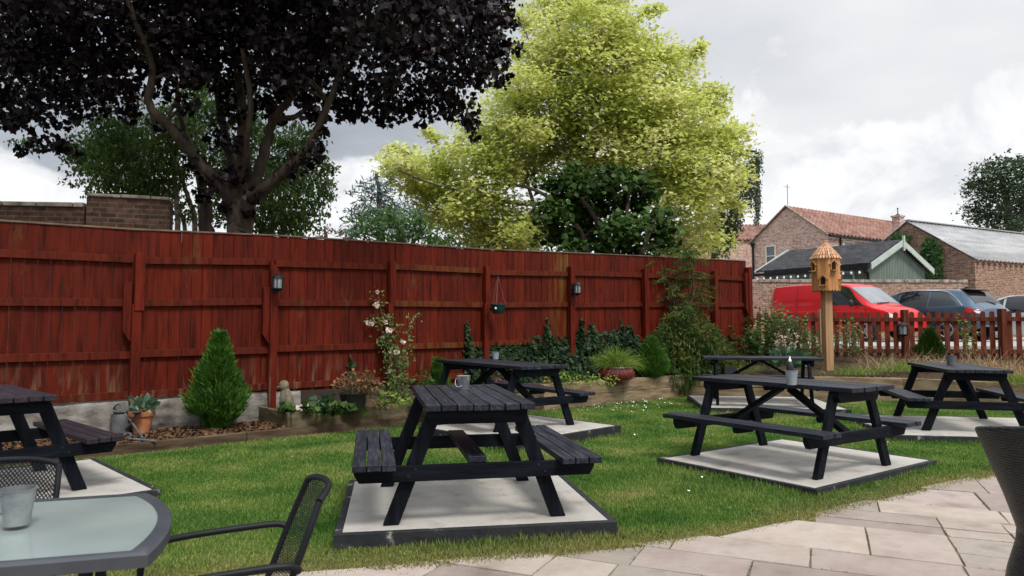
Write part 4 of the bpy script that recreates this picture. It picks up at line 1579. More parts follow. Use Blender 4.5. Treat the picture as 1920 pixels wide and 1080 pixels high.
# ------------------------------------------------------------------ lanterns on posts
def lantern(loc, nrm, h, label, mat=dark_metal):
    rz = math.atan2(nrm.y, nrm.x)
    t = empty('wall_lantern', loc, rz, label, 'lantern', 'black lanterns on the fences')
    w = h * .27
    x0 = w + .03
    # origin: middle of the back plate on the post face, +x away from the post
    MB().box((.006, 0, 0), (.012, w * 1.0, h * .75)).build('back_plate', mat, t, bevel=.003)
    mb = MB()
    mb.lathe([(.001, h * .30), (w * .92, h * .28), (w * 1.0, h * .24), (w * .95, h * .225), (.001, h * .225)], 8, (x0, 0, 0))
    mb.lathe([(w * .9, h * .285), (w * .6, h * .36), (w * .35, h * .395), (w * .33, h * .43), (.001, h * .44)], 8, (x0, 0, 0))
    mb.build('cap', mat, t, smooth=30)
    mb = MB()
    for k in range(6):
        q = 2 * math.pi * (k + .5) / 6
        mb.beam((x0 + w * .80 * math.cos(q), w * .80 * math.sin(q), -h * .21), (x0 + w * .88 * math.cos(q), w * .88 * math.sin(q), h * .235), w * .13, w * .13)
    mb.build('cage', mat, t)
    MB().lathe([(w * .70, -h * .205), (w * .76, h * .22)], 6, (x0, 0, 0)).build('glass', lantern_glass, t)
    mb = MB().lathe([(.001, -h * .33), (w * .5, -h * .30), (w * .86, -h * .26), (w * .92, -h * .22), (w * .86, -h * .20), (.001, -h * .20)], 8, (x0, 0, 0))
    mb.lathe([(.001, -h * .40), (w * .25, -h * .38), (w * .22, -h * .33), (.001, -h * .325)], 8, (x0, 0, 0))
    mb.build('base', mat, t, smooth=30)
    mb = MB().beam((.01, 0, -h * .26), (x0, 0, -h * .26), .018, .018)
    mb.build('bracket_arm', mat, t)
    return t


u, n = FN[1]
q = atY(514, 532, FPT[2][1] - .12)
pb = Vector(FPT[2]) + n * .136
lantern((pb.x, pb.y, q.z), n, .30, 'black wall lantern on the second red post, above the small conifer')
u, n = FN[4]
pb = Vector(FPT[5]) + n * .139
q = atY(1069, 543, pb.y)
lantern((pb.x, pb.y, q.z), n, .31, 'black wall lantern on the red post above the ivy')

# hanging basket on its bracket
u, n = FN[3]
pb = Vector(FPT[4]) + n * .12 + u * .09
q0 = atY(914, 517, pb.y)
hb = Vector((pb.x, pb.y, q0.z))
t = empty('basket_bracket', hb, 0, 'thin black iron bracket on red post carrying the hanging pot', 'bracket')
arm = atY(934, 518, pb.y - .18) - hb
MB().tube([(0, 0, .02), (0, 0, -.24)], .007, 6).tube([(0, 0, .0), arm], .007, 6).tube(smooth_path([(0, 0, -.2), (arm.x * .45, arm.y * .45, -.12), (arm.x * .8, arm.y * .8, -.01)], 4), .005, 6).build('bracket_bar', dark_metal, t, smooth=60)
end = hb + arm
bz = atY(934, 588, end.y).z
tb = empty('hanging_pot', (end.x, end.y, bz), 0, 'dark green plastic hanging pot with small white label on the fence', 'hanging pot')
MB().lathe([(.001, 0), (.075, 0), (.085, .01), (.118, .135), (.128, .137), (.128, .150), (.114, .150), (.112, .13), (.001, .125)], 28).build('pot_body', green_plastic, tb, smooth=45)
MB().box((-.035, -.106, .085), (.03, .004, .03), M=Matrix.Rotation(.35, 3, 'Y')).build('pot_label', white_paper, tb)
hz = end.z - bz
for k in range(3):
    a_ = 2 * math.pi * k / 3 + .3
    MB().tube([(.122 * math.cos(a_), .122 * math.sin(a_), .15), (0, 0, hz - .005)], .0022, 5).build('hanger_cord', rope_m, tb)


# ------------------------------------------------------------------ garden ornaments and potted plants
def fence_at(px, off=0.0):
    """point on the board fence seen at px, moved off metres towards the lawn (ground level)"""
    r = ray(px, 560)
    for i in range(8):
        a, b = FPT[i], FPT[i + 1]
        k = r.x / r.y
        den = (b[0] - a[0]) - k * (b[1] - a[1])
        t_ = (k * a[1] - a[0]) / den if abs(den) > 1e-9 else -1
        if -0.001 <= t_ <= 1.001:
            p = Vector(a).lerp(Vector(b), t_)
            nn = FN[i][1]
            return Vector((p.x, p.y, 0)) + nn * off, nn
    return Vector((FPT[8][0], FPT[8][1], 0)), FN[7][1]


def pot(name, loc, prof, mat, label, cat='plant pot', n=28, soil_r=None):
    t = empty(name, loc, 0, label, cat)
    MB().lathe(prof, n).build('pot_body', mat, t, smooth=40)
    return t


# terracotta pot and its hosta
tp = atZ(265, 811, .10)
pot('terracotta_pot', tp, [(.001, 0), (.085, 0), (.118, .185), (.118, .188), (.135, .19), (.140, .235), (.122, .237), (.118, .205), (.001, .20)], terracotta, 'terracotta pot with cream edged hosta by the watering can')
t = empty('hosta', tp + Vector((0, 0, .20)), 0, 'cream edged hosta growing in the terracotta pot', 'plant')
HL = ([(0, 0, 0), (.16, .12, .06), (.30, .40, .05), (.20, .75, -.06), (0, 1, -.2), (-.20, .75, -.06), (-.30, .40, .05), (-.16, .12, .06)], [(0, 1, 2), (0, 2, 3), (0, 3, 4), (0, 4, 5), (0, 5, 6), (0, 6, 7)])
ax = []
C = []
for k in range(34):
    a_ = random.uniform(0, 6.283)
    e_ = random.uniform(.1, 1.3)
    d_ = Vector((math.cos(a_) * math.cos(e_), math.sin(a_) * math.cos(e_), math.sin(e_)))
    C.append(d_ * random.uniform(.03, .10) + Vector((0, 0, .02)))
    ax.append(d_)
V, F = leaf_arrays(C, .135, HL[0], HL[1], axis=np.array(ax), spread=.15)
npmesh('foliage', V, F, L_hosta_edge, t)

# watering can, standing with its long spout and rose leaning to the pot
wc = atZ(226, 812, .10)
t = empty('watering_can', wc, R(-28), 'old zinc watering can with long spout lying by the terracotta pot', 'watering can')
MB().lathe([(.001, 0), (.105, 0), (.108, .01), (.104, .20), (.098, .215), (.001, .215)], 28).build('can_body', old_zinc, t, smooth=45)
MB().tube(smooth_path([(-.10, 0, .06), (-.17, 0, .16), (-.13, 0, .28), (-.02, 0, .32), (.05, 0, .25), (.08, 0, .21)], 4), .010, 8).build('can_handle', old_zinc, t, smooth=60)
MB().tube([(.09, 0, .05), (.20, -.01, .12), (.30, -.02, .235)], [.022, .016, .012], 10).build('can_spout', old_zinc, t, smooth=60)
MB().lathe([(.012, -.03), (.05, .0), (.052, .012), (.001, .016)], 18, (.31, -.02, .25)).build('can_rose', old_zinc, t, smooth=40)
MB().lathe([(.06, .213), (.085, .24), (.083, .242), (.058, .216)], 20).build('can_collar', old_zinc, t, smooth=40)
# a short zinc garden tool leaning there and lying on the chips
wr = atZ(262, 824, .10)
t = empty('iron_tap_pipe', wr, 0, 'grey metal pipe with a curled end lying on the bark chips', 'garden tool')
pts = [atZ(232, 816, .13), atZ(240, 812, .135), atZ(246, 817, .13), atZ(240, 822, .12), atZ(256, 824, .115), atZ(292, 827, .11)]
mb = MB().tube([p - wr for p in smooth_path(pts, 4)], .014, 8)
pts = [atZ(268, 822, .115), atZ(246, 790, .24), atZ(238, 778, .30)]
mb2 = MB().tube([p - wr for p in pts], [.014, .013, .012], 8)
mb.build('pipe', old_zinc, t, smooth=60)
mb2.build('leaning_pipe', old_zinc, t, smooth=60)


# small conifer: flame shaped bush of upright sprays
def conifer(loc, h, w, label, mat, n=9000, leaf=.055, belly=.34, group=None, name='conifer_shrub', trunk=True, point=1.0):
    t = empty(name, loc, 0, label, 'conifer', group)
    nt_ = 150
    tz = rng.random(nt_) ** .9
    ta = rng.uniform(0, 2 * math.pi, nt_)
    pick = rng.integers(0, nt_, n)
    z = np.clip(tz[pick] + rng.normal(0, .045, n), 0, 1)
    prof = np.interp(z, [0, .05, .14, .24, belly, .47, .64, .80, .92, 1.0], [.36, .52, .78, .95, 1.0, .76, .56, .37, .19 * point, .02])
    wid = np.maximum(prof * w / 2, .03)
    a = ta[pick] + rng.normal(0, .16, n)
    tr_ = (rng.uniform(.70, 1.22, nt_))[pick]
    core = rng.random(n) < .35
    a = np.where(core, rng.uniform(0, 2 * math.pi, n), a)
    rr_ = wid * np.where(core, .85 * rng.random(n) ** .5, tr_ * (1 - .22 * rng.random(n)))
    z = z + np.where(core, 0, .035 * rng.random(n))
    C = np.stack([rr_ * np.cos(a), rr_ * np.sin(a), z * h * .95], 1)
    axis = np.stack([np.cos(a) * .65, np.sin(a) * .65, np.full(n, 1.1)], 1)
    # each spray carries a little fan of scale leaves
    parts = []
    for k in range(3):
        V, F = leaf_arrays(C + rng.normal(0, leaf * .25, (n, 3)), leaf * (.75 + .25 * k), NEEDLE[0], NEEDLE[1], axis=axis, spread=.32)
        parts.append((V, F))
    V, F = join_arrays(parts)
    npmesh('foliage', V, F, mat, t)
    if trunk:
        MB().tube([(0, 0, -.02), (.01, 0, h * .4), (0, 0, h * .85)], [.035, .022, .006], 8).build('trunk', bark_dark, t, smooth=60)
    return t


conifer(atZ(407, 803, .10), 1.10, .60, 'bright green flame shaped conifer bush in the bark bed', L_conifer, n=12000, leaf=.06)
conifer(atY(822, 748, 10.5) + Vector((0, 0, -.15)), .72, .36, 'small pointed conifer behind the ivy side table end', L_conifer, n=2600, leaf=.06)
p_, n_ = fence_at(1175, .62)
conifer((p_.x, p_.y, .37), .68, .62, 'cone shaped green conifer between the grass pot and drooping conifer', L_conifer, n=5200, leaf=.07, belly=.25)
p_ = atY(1745, 697, 13.9)
conifer((p_.x, p_.y, .62), .62, .52, 'small round topped dark conifer before the picket fence', L_holly, n=3600, leaf=.06, belly=.3)

# stone owl, rocks
so_ = atZ(540, 771, .26)
t = empty('stone_owl', so_, R(25), 'mossy carved stone bird ornament leaning by the red post', 'ornament')
mb = MB().lathe([(.001, 0), (.075, 0), (.098, .06), (.105, .14), (.092, .22), (.068, .29), (.05, .325), (.001, .33)], 24)
t.scale = (.82, .82, .86)
b_ = mb.build('bird_body', stone_m, t, smooth=180)
b_.rotation_euler = (0, R(-9), 0)
h_ = MB().lathe([(.001, -.075), (.045, -.065), (.072, -.02), (.07, .03), (.045, .07), (.001, .08)], 20).build('bird_head', stone_m, t, smooth=180)
h_.location = (-.065, 0, .36)
MB().lathe([(.02, 0), (.012, .03), (.001, .055)], 10).build('beak', stone_m, t, smooth=180).matrix_local = Matrix.Translation((-.12, 0, .35)) @ Matrix.Rotation(R(-100), 4, 'Y')
for sy in (-1, 1):
    w_ = MB().lathe([(.001, -.13), (.03, -.09), (.042, 0), (.03, .09), (.001, .12)], 14).build('wing', stone_m, t, smooth=180)
    w_.location = (-.01, sy * .09, .16)
    w_.rotation_euler = (R(8) * sy, R(-9), 0)


def rock(px, py, z, s, mat, label, seed):
    t_ = atZ(px, py, z)
    from mathutils import noise as nz
    rows = []
    for i in range(13):
        ph = math.pi * i / 12
        row = []
        for j in range(21):
            th = 2 * math.pi * j / 20
            d = Vector((math.sin(ph) * math.cos(th), math.sin(ph) * math.sin(th), math.cos(ph)))
            k = 1 + .35 * nz.noise(d * 1.6 + Vector((seed, 0, 0))) + .12 * nz.noise(d * 4 + Vector((0, seed, 0)))
            row.append((d.x * s[0] * k, d.y * s[1] * k, d.z * s[2] * k + s[2] * .6))
        rows.append(row)
    o = MB().grid(rows).build('rock', mat, None, smooth=180)
    o.location = t_
    tag(o, label, 'rock', 'rocks in the timber planter')


rock(558, 772, .26, (.06, .05, .045), pale_rock, 'small round pale rock at the foot of the stone bird', 1.3)
rock(578, 766, .26, (.12, .05, .045), pale_rock, 'long flat cream rock behind the planter leaves', 4.1)


def leafy(name, label, cat, loc, blobs, size, tm, mat, dens=900, stems=0, smat=None, normal=(0, -.3, 1), spread=.8, group=None, axis=None, shell=.0):
    """a low leafy plant made of leaf clumps; blobs = (dx, dy, dz, rx, ry, rz)"""
    t = empty(name, loc, 0, label, cat, group)
    parts = []
    for b in blobs:
        n_ = max(20, int(dens * (b[3] * b[4] * b[5]) ** (2 / 3)))
        C = in_sphere(n_, b[:3], b[3:], shell)
        kw = dict(axis=axis, spread=spread) if axis is not None else dict(normal=normal, spread=spread)
        parts.append(leaf_arrays(C, size, tm[0], tm[1], **kw))
    V, F = join_arrays(parts)
    npmesh('foliage', V, F, mat, t)
    if stems:
        mb = MB()
        for k in range(stems):
            b = random.choice(blobs)
            e_ = Vector(b[:3]) + Vector((random.uniform(-1, 1) * b[3], random.uniform(-1, 1) * b[4], random.uniform(0, 1) * b[5])) * .8
            s_ = Vector((random.uniform(-.06, .06), random.uniform(-.06, .06), 0))
            mb.tube([s_, s_.lerp(e_, .5) + Vector((random.uniform(-.04, .04), random.uniform(-.04, .04), .02)), e_], [.006, .005, .002], 5)
        mb.build('stems', smat or stem_m, t, smooth=60)
    return t


leafy('leafy_plant', 'low broad leaved green plants beside the stone bird', 'plant', atZ(585, 776, .25), [(-.3, -.02, .07, .14, .1, .06), (0, 0, .06, .2, .1, .06), (.22, .0, .10, .12, .1, .1), (.42, .0, .05, .18, .1, .05)], .085, HEART, L_holly, dens=2600)
leafy('leafy_plant', 'blue green leafy plant in middle of the timber planter', 'plant', atZ(603, 772, .25), [(0, 0, .1, .12, .08, .09)], .14, HL, L_hosta, dens=1200)
leafy('withered_plant', 'brown withered bushy plant in a black pot in the timber planter', 'plant', atZ(668, 768, .26), [(0, 0, .40, .28, .22, .10), (-.1, 0, .30, .22, .2, .1), (.15, 0, .28, .2, .2, .12)], .06, OVAL, L_brown, dens=3300, stems=40)
pot('black_pot', atZ(662, 769, .255), [(.001, 0), (.14, 0), (.17, .20), (.18, .21), (.165, .215), (.155, .19), (.001, .185)], black_plastic, 'black plastic pot under the withered brown plant')
leafy('leafy_plant', 'low lime green plant at the planter end beside the table', 'plant', atZ(752, 766, .26), [(0, 0, .09, .16, .12, .10), (-.2, .05, .12, .15, .12, .12)], .07, OVAL, L_lime, dens=3300)
leafy('leafy_plant', 'dark green leafy plant at the foot of the rose', 'plant', atZ(745, 752, .26) + Vector((0, .1, 0)), [(0, 0, .2, .2, .12, .18), (.3, .1, .2, .2, .12, .2)], .07, OVAL, L_herb, dens=2600, stems=12)
# dead stalks bending over in the planter
P0, D = [], []
c_ = atZ(690, 766, .26)
for k in range(46):
    P0.append(c_ + Vector((random.gauss(.05, .22), random.gauss(.05, .06), 0)))
    D.append((random.gauss(0, .55), random.gauss(-.1, .3), 1))
V, F = ribbon_arrays(np.array(P0), np.array(D), rng.uniform(.25, .55, 46), .007, rng.uniform(.2, 1.1, 46), 6)
tag(npmesh('dead_stalks', V, F, L_straw), 'bent straw coloured dead stalks in the timber planter', 'dry plant')
# golden dry grass glimpsed beyond the left table
c_ = atZ(48, 812, .10)
P0 = np.array([c_ + Vector((random.gauss(0, .12), random.gauss(0, .1), 0)) for k in range(420)])
V, F = ribbon_arrays(P0, rng.normal(0, .45, (420, 3)) + [0, 0, 1], rng.uniform(.25, .46, 420), .006, rng.uniform(.1, .9, 420), 4)
tag(npmesh('dry_grass_clump', V, F, L_orange), 'golden dry grass clump by the stone plinth behind the left table', 'grass clump')
leafy('leafy_plant', 'pink flowered low plant at the far left against the plinth', 'plant', atZ(5, 805, .10), [(0, 0, .16, .16, .1, .14)], .05, OVAL, L_plum, dens=3000, stems=8)

# tall slim climbing rose with cream flowers
rb, rn = fence_at(735, .35)
rbz = .255
t = empty('climbing_rose', (rb.x, rb.y, rbz), 0, 'tall thin climbing rose with cream flowers against the red fence', 'rose')
RO = Vector((rb.x, rb.y, rbz))
mb = MB()
paths = [[(738, 752), (733, 690), (728, 640), (720, 600), (712, 572), (708, 548)], [(740, 752), (742, 690), (745, 640), (752, 610)], [(736, 752), (724, 680), (716, 620), (706, 596), (692, 606)],
         [(742, 752), (752, 690), (762, 650), (768, 610), (776, 588)], [(740, 752), (748, 700), (757, 680), (765, 668)]]
C = []
for ph in paths:
    P = smooth_path([atY(x, y, rb.y + random.uniform(-.08, .08)) - RO for x, y in ph], 6)
    mb.tube(P, [.009 - .006 * k / len(P) for k in range(len(P))], 6)
    for p in P:
        for k in range(5):
            if random.random() < .75:
                C.append(p + Vector((random.gauss(0, .06), random.gauss(0, .05), random.gauss(0, .04))))
mb.build('stems', stem_m, t, smooth=60)
for cx_, cy_, r_, m_ in ((730, 600, 12, 40), (728, 640, 16, 60), (735, 665, 20, 80), (745, 700, 20, 110), (735, 730, 20, 110), (715, 640, 10, 25), (755, 680, 14, 40)):
    c_ = atY(cx_, cy_, rb.y) - RO
    C += [Vector(q) for q in in_sphere(m_, c_, (r_ / FPX * rb.y,) * 3)]
V, F = leaf_arrays(np.array(C), .048, OVAL[0], OVAL[1], normal=(0, -.7, .6), spread=.6)
npmesh('foliage', V, F, L_herb, t)


def rose_head(c, s):
    parts = []
    for ringk, (m, rr_, el) in enumerate(((6, .55, .25), (6, .36, .7), (5, .18, 1.15))):
        a_ = np.arange(m) * 2 * math.pi / m + ringk * .5
        ax_ = np.stack([np.cos(a_) * math.cos(el), np.full(m, -math.sin(el)), np.sin(a_) * math.cos(el)], 1)
        P_ = ax_ * [s * .12, s * .12, s * .12]
        parts.append(leaf_arrays(P_, s * .52, [(-.1, 0, 0), (.1, 0, 0), (.5, .5, .06), (.32, .95, .0), (-.32, .95, .0), (-.5, .5, .06)], [(0, 1, 2, 5), (5, 2, 3, 4)], axis=ax_, spread=.05))
    V, F = join_arrays(parts)
    o = npmesh('rose_flower', V, F, petal, t)
    o.location = c


for px, py, s in ((706, 572, .085), (708, 547, .06), (691, 606, .068), (697, 608, .05), (731, 619, .08), (724, 603, .06), (743, 660, .07), (755, 641, .055), (731, 697, .04), (732, 660, .04)):
    rose_head(atY(px, py, rb.y - .1) - RO, s)


# ivy along the foot of the fence
def ivy(label, outline_, n, seed, thick=.28, loc_px=1000):
    """outline: (px, top py) along the fence; leaves fill from the bed up to the outline"""
    o_, _ = fence_at(loc_px, .05)
    t_ = empty('ivy', (o_.x, o_.y, .38), 0, label, 'ivy')
    xs = [q[0] for q in outline_]
    C, Nn = [], []
    cuts = np.interp(np.linspace(xs[0], xs[-1], 400), xs, [q[1] for q in outline_])
    while len(C) < n:
        px = random.uniform(xs[0], xs[-1])
        ty = float(np.interp(px, xs, [q[1] for q in outline_])) + random.gauss(0, 2.5)
        p_, nn = fence_at(px, 0)
        top = atY(px, ty, p_.y).z
        z = .36 + (top - .36) * random.random() ** .85
        f = max(0.0, min(1.0, (top - z) / max(.05, top - .36)))
        off = .03 + thick * f * random.random() ** .6
        q = Vector((p_.x, p_.y, z)) + nn * off
        C.append(q - t_.location)
        Nn.append(nn * .9 + Vector((0, 0, .5)))
    V, F = leaf_arrays(np.array([tuple(c) for c in C]), .062, HEART[0], HEART[1], normal=np.array([tuple(c) for c in Nn]), spread=.5)
    npmesh('foliage', V, F, L_ivy, t_)
    mb = MB()
    for k in range(26):
        px = random.uniform(xs[0] + 1, xs[-1] - 1)
        ty = float(np.interp(px, xs, [q[1] for q in outline_])) - 4
        p_, nn = fence_at(px, .03)
        top = atY(px, ty, p_.y).z
        mb.tube([Vector((p_.x, p_.y, .3)) - t_.location, Vector((p_.x + .04, p_.y, (top + .3) / 2)) - t_.location, Vector((p_.x, p_.y, top)) - t_.location], [.008, .006, .003], 5)
    mb.build('vines', stem_m, t_, smooth=60)


ivy('dark green ivy along the foot of the fence from the hanging pot rightwards', [(868, 690), (872, 606), (875, 604), (878, 645), (890, 650), (900, 655), (915, 648), (940, 646), (970, 645), (996, 638), (1002, 634), (1008, 632), (1014, 636), (1019, 628), (1021, 602), (1025, 602), (1028, 630), (1040, 636), (1060, 632), (1074, 626), (1083, 628), (1087, 598), (1089, 598), (1092, 630), (1101, 626), (1107, 606), (1110, 606), (1116, 630), (1130, 626), (1142, 624), (1158, 622), (1163, 602), (1167, 622), (1179, 606), (1184, 628), (1200, 640), (1215, 655), (1225, 690)], 8500, 3)
ivy('thin ivy strand climbing the red fence left of the rose', [(653, 745), (655, 668), (658, 668), (663, 690), (668, 712), (676, 745)], 110, 5, .05, 662)

# dark red glazed pot with its grass
p_, n_ = fence_at(1098, .78)
gp = Vector((p_.x, p_.y, .37))
pot('glazed_pot', gp, [(.001, 0), (.20, 0), (.29, .06), (.315, .14), (.29, .20), (.285, .215), (.31, .235), (.30, .25), (.27, .24), (.001, .20)], red_glaze, 'dark red glazed bowl pot holding lime grass on the sleeper bed', n=36)
t = empty('ornamental_grass', gp + Vector((0, 0, .21)), 0, 'lime green arching grass growing in the red glazed pot', 'grass')
n_ = 1500
a_ = rng.uniform(0, 2 * math.pi, n_)
el = rng.uniform(.55, 1.5, n_)
D = np.stack([np.cos(a_) * np.cos(el), np.sin(a_) * np.cos(el), np.sin(el)], 1)
P0 = D * [.2, .2, .02] * rng.random((n_, 1))
V, F = ribbon_arrays(P0, D, rng.uniform(.34, .66, n_), .0075, rng.uniform(.25, .85, n_), 5)
npmesh('blades', V, F, L_lime, t)
p_, n_ = fence_at(1010, .95)
leafy('leafy_plant', 'pale green feathery plants between the table and the sleepers', 'plant', (p_.x, p_.y, .37), [(-.25, 0, .10, .25, .15, .12), (.1, -.1, .10, .3, .15, .12), (.45, -.05, .08, .28, .14, .10)], .055, OVAL, L_lime, dens=3600)
p_, n_ = fence_at(975, .9)
leafy('withered_plant', 'small tan withered plant below the ivy', 'plant', (p_.x, p_.y, .38), [(0, 0, .14, .14, .1, .12)], .07, OVAL, L_orange, dens=2600)
p_, n_ = fence_at(880, .8)
leafy('leafy_plant', 'dull red leaved plant under the table before the ivy', 'plant', (p_.x, p_.y, .36), [(0, 0, .12, .22, .12, .1)], .06, OVAL, L_plum, dens=2000)
p_ = atY(1240, 700, 13.35)
pot('tilted_pot', (p_.x, p_.y, .39), [(.001, 0), (.075, 0), (.11, .19), (.118, .195), (.10, .2), (.001, .17)], old_zinc, 'grey blue tilted pot on the sleeper bed corner').rotation_euler = (R(25), R(-30), 0)
leafy('leafy_plant', 'broad leaved low plant at the bed corner beside the tilted pot', 'plant', (p_.x + .35, p_.y + .15, .38), [(0, 0, .1, .22, .12, .09), (.35, .05, .12, .2, .12, .12)], .16, HL, L_holly, dens=700)


# drooping conifer in the corner: two leaders with hanging layered fronds above a broad dark skirt
def deodar():
    c, nn = fence_at(1280, .55)
    O = Vector((c.x, c.y, .38))
    t_ = empty('drooping_conifer', O, 0, 'olive green drooping conifer with layered fronds against the fence end', 'conifer')
    Y = c.y
    mb = MB()
    leaders = [[(1285, 690), (1290, 600), (1300, 545), (1296, 500), (1292, 466)], [(1278, 690), (1268, 600), (1258, 545), (1242, 505), (1228, 462)]]
    parts = []
    for li, ld in enumerate(leaders):
        P = smooth_path([atY(x, y, Y + (.0 if li == 0 else .1)) - O for x, y in ld], 8)
        mb.tube(P, [.035 - .03 * k / len(P) for k in range(len(P))], 7)
        for k in range(6, len(P)):
            f = k / len(P)
            for s_ in range(3 if k % 3 == 0 else 1):
                a__ = random.uniform(0, 6.283)
                L_ = (.62 - .34 * f) * random.uniform(.6, 1.2)
                d_ = Vector((math.cos(a__), math.sin(a__) * .8, .15))
                m = 12
                br = [P[k] + d_ * L_ * j / m - Vector((0, 0, .35 * L_ * (j / m) ** 2)) for j in range(m + 1)]
                mb.tube(br[::4], [.008, .006, .004, .002], 4)
                C = np.array([tuple(q) for q in br[1:] for _ in range(6)]) + rng.normal(0, .02, (m * 6, 3)) * [1, 1, .4]
                parts.append(leaf_arrays(C, .075, NEEDLE[0], NEEDLE[1], axis=(d_.x * .6, d_.y * .6, -.5), spread=.5))
    mb.build('trunk', bark_dark, t_, smooth=60)
    # skirt of foliage: hanging sprays over a mound
    blobs = [(1262, 612, 24), (1300, 606, 26), (1275, 640, 40), (1320, 640, 34), (1240, 650, 30), (1290, 668, 48), (1345, 662, 30), (1240, 680, 26), (1372, 684, 20), (1320, 690, 34), (1270, 695, 36), (1285, 588, 16)]
    for x, y, r in blobs:
        k = Y / FPX
        ce = atY(x, y, Y - random.uniform(0, .5)) - O
        n_ = int(r * r * 1.25)
        C = in_sphere(n_, ce, (r * k, r * k * .9, r * k), .55)
        out = unit(C - np.array(ce))
        parts.append(leaf_arrays(C, .10, NEEDLE[0], NEEDLE[1], axis=out * .8 + [0, 0, -.55], spread=.45))
    V, F = join_arrays(parts)
    npmesh('foliage', V, F, L_deodar, t_)
    return t_


deodar()

# weeds, hostas, dry grasses in the corner bed
def at_bed(px, Y):
    x = (px - 960) / FPX * Y
    return Vector((x, Y, bed_ground(x, Y)))


def weeds(px, Y, h, w, n, label, mat=L_herb, leaf=.05, tips=None):
    o = at_bed(px, Y)
    t_ = empty('tall_weeds', o, 0, label, 'plant', 'tall weeds by the picket fence')
    mb = MB()
    C, A, T = [], [], []
    for k in range(n):
        s_ = Vector((random.gauss(0, w * .32), random.gauss(0, w * .22), 0))
        hh = h * random.uniform(.55, 1.05) * (1 - .45 * min(1, abs(s_.x) / (w * .75)))
        e_ = s_ + Vector((random.gauss(0, .10), random.gauss(0, .08), hh))
        md = s_.lerp(e_, .5) + Vector((random.gauss(0, .03), 0, 0))
        mb.tube([s_, md, e_], [.005, .004, .002], 4)
        m = int(hh * 36)
        for j in range(m):
            f = .12 + .88 * j / m
            p = s_.lerp(e_, f) + Vector((random.gauss(0, .03), random.gauss(0, .03), 0))
            a__ = random.uniform(0, 6.28)
            C.append(p)
            A.append((math.cos(a__), math.sin(a__), random.uniform(-.3, .6)))
        if tips:
            for j in range(12):
                T.append(e_ + Vector((random.gauss(0, .02), random.gauss(0, .02), random.uniform(-.12, .04))))
    mb.build('stems', stem_m, t_, smooth=60)
    V, F = leaf_arrays(np.array([tuple(c) for c in C]), leaf, OVAL[0], OVAL[1], axis=np.array(A), spread=.3)
    npmesh('foliage', V, F, mat, t_)
    if tips:
        V, F = leaf_arrays(np.array([tuple(c) for c in T]), .03, OVAL[0], OVAL[1], axis=(0, 0, 1), spread=.8)
        npmesh('flower_spikes', V, F, tips, t_)
    return t_


weeds(1440, 15.0, 1.25, .8, 42, 'tall bushy green weeds by the end of the red fence', leaf=.085)
weeds(1490, 14.7, .95, .7, 26, 'green weeds with pinkish seed heads left of the birdhouse post', leaf=.075, tips=petal_pink)
weeds(1590, 14.5, .95, .55, 16, 'sparse tall weeds right of the birdhouse post', leaf=.06)
weeds(1405, 14.6, .85, .5, 20, 'low dark weeds at the foot of the last fence post', leaf=.09, mat=L_holly)
weeds(1532, 14.2, .85, .4, 14, 'thin weeds directly behind the birdhouse post', leaf=.06)
weeds(1812, 13.3, 1.0, .16, 4, 'single tall yellowing weed stalk near the right picket post', leaf=.06, mat=L_lime)
ho = at_bed(1468, 13.4)
t = empty('flowering_hosta', ho, 0, 'hosta with buff flower spikes behind the farthest table', 'plant')
parts = []
ax, C = [], []
for k in range(60):
    a_ = random.uniform(0, 6.28)
    e_ = random.uniform(.0, 1.1)
    d_ = Vector((math.cos(a_) * math.cos(e_), math.sin(a_) * math.cos(e_), math.sin(e_)))
    C.append(d_ * random.uniform(.1, .3) + Vector((0, 0, .1)))
    ax.append(d_)
V, F = leaf_arrays(C, .2, HL[0], HL[1], axis=np.array(ax), spread=.2)
npmesh('foliage', V, F, L_hosta, t)
mb, T = MB(), []
for k in range(10):
    s_ = Vector((random.gauss(0, .12), random.gauss(0, .1), .1))
    e_ = s_ + Vector((random.gauss(0, .12), random.gauss(0, .1), random.uniform(.45, .75)))
    mb.tube([s_, e_], [.006, .003], 5)
    for j in range(26):
        f = random.uniform(.62, 1)
        T.append(s_.lerp(e_, f) + Vector((random.gauss(0, .018), random.gauss(0, .018), 0)))
mb.build('flower_stems', stem_m, t)
V, F = leaf_arrays(np.array([tuple(c) for c in T]), .045, OVAL[0], OVAL[1], axis=(0, 0, -.4), spread=.7)
npmesh('flowers', V, F, petal_pink, t)


def grass_clump(px, Y, h, n, label, mat, spread=.16, w=.007, lean=.45):
    o = at_bed(px, Y)
    P0 = rng.normal(0, spread, (n, 3)) * [1, .7, 0]
    V, F = ribbon_arrays(P0, rng.normal(0, lean, (n, 3)) * [1, 1, .2] + [0, 0, 1], rng.uniform(.45, 1.0, n) * h, w, rng.uniform(.15, .8, n), 5)
    ob = npmesh('grass_clump', V, F, mat)
    ob.location = o
    return tag(ob, label, 'grass clump', 'grass clumps in the corner bed')


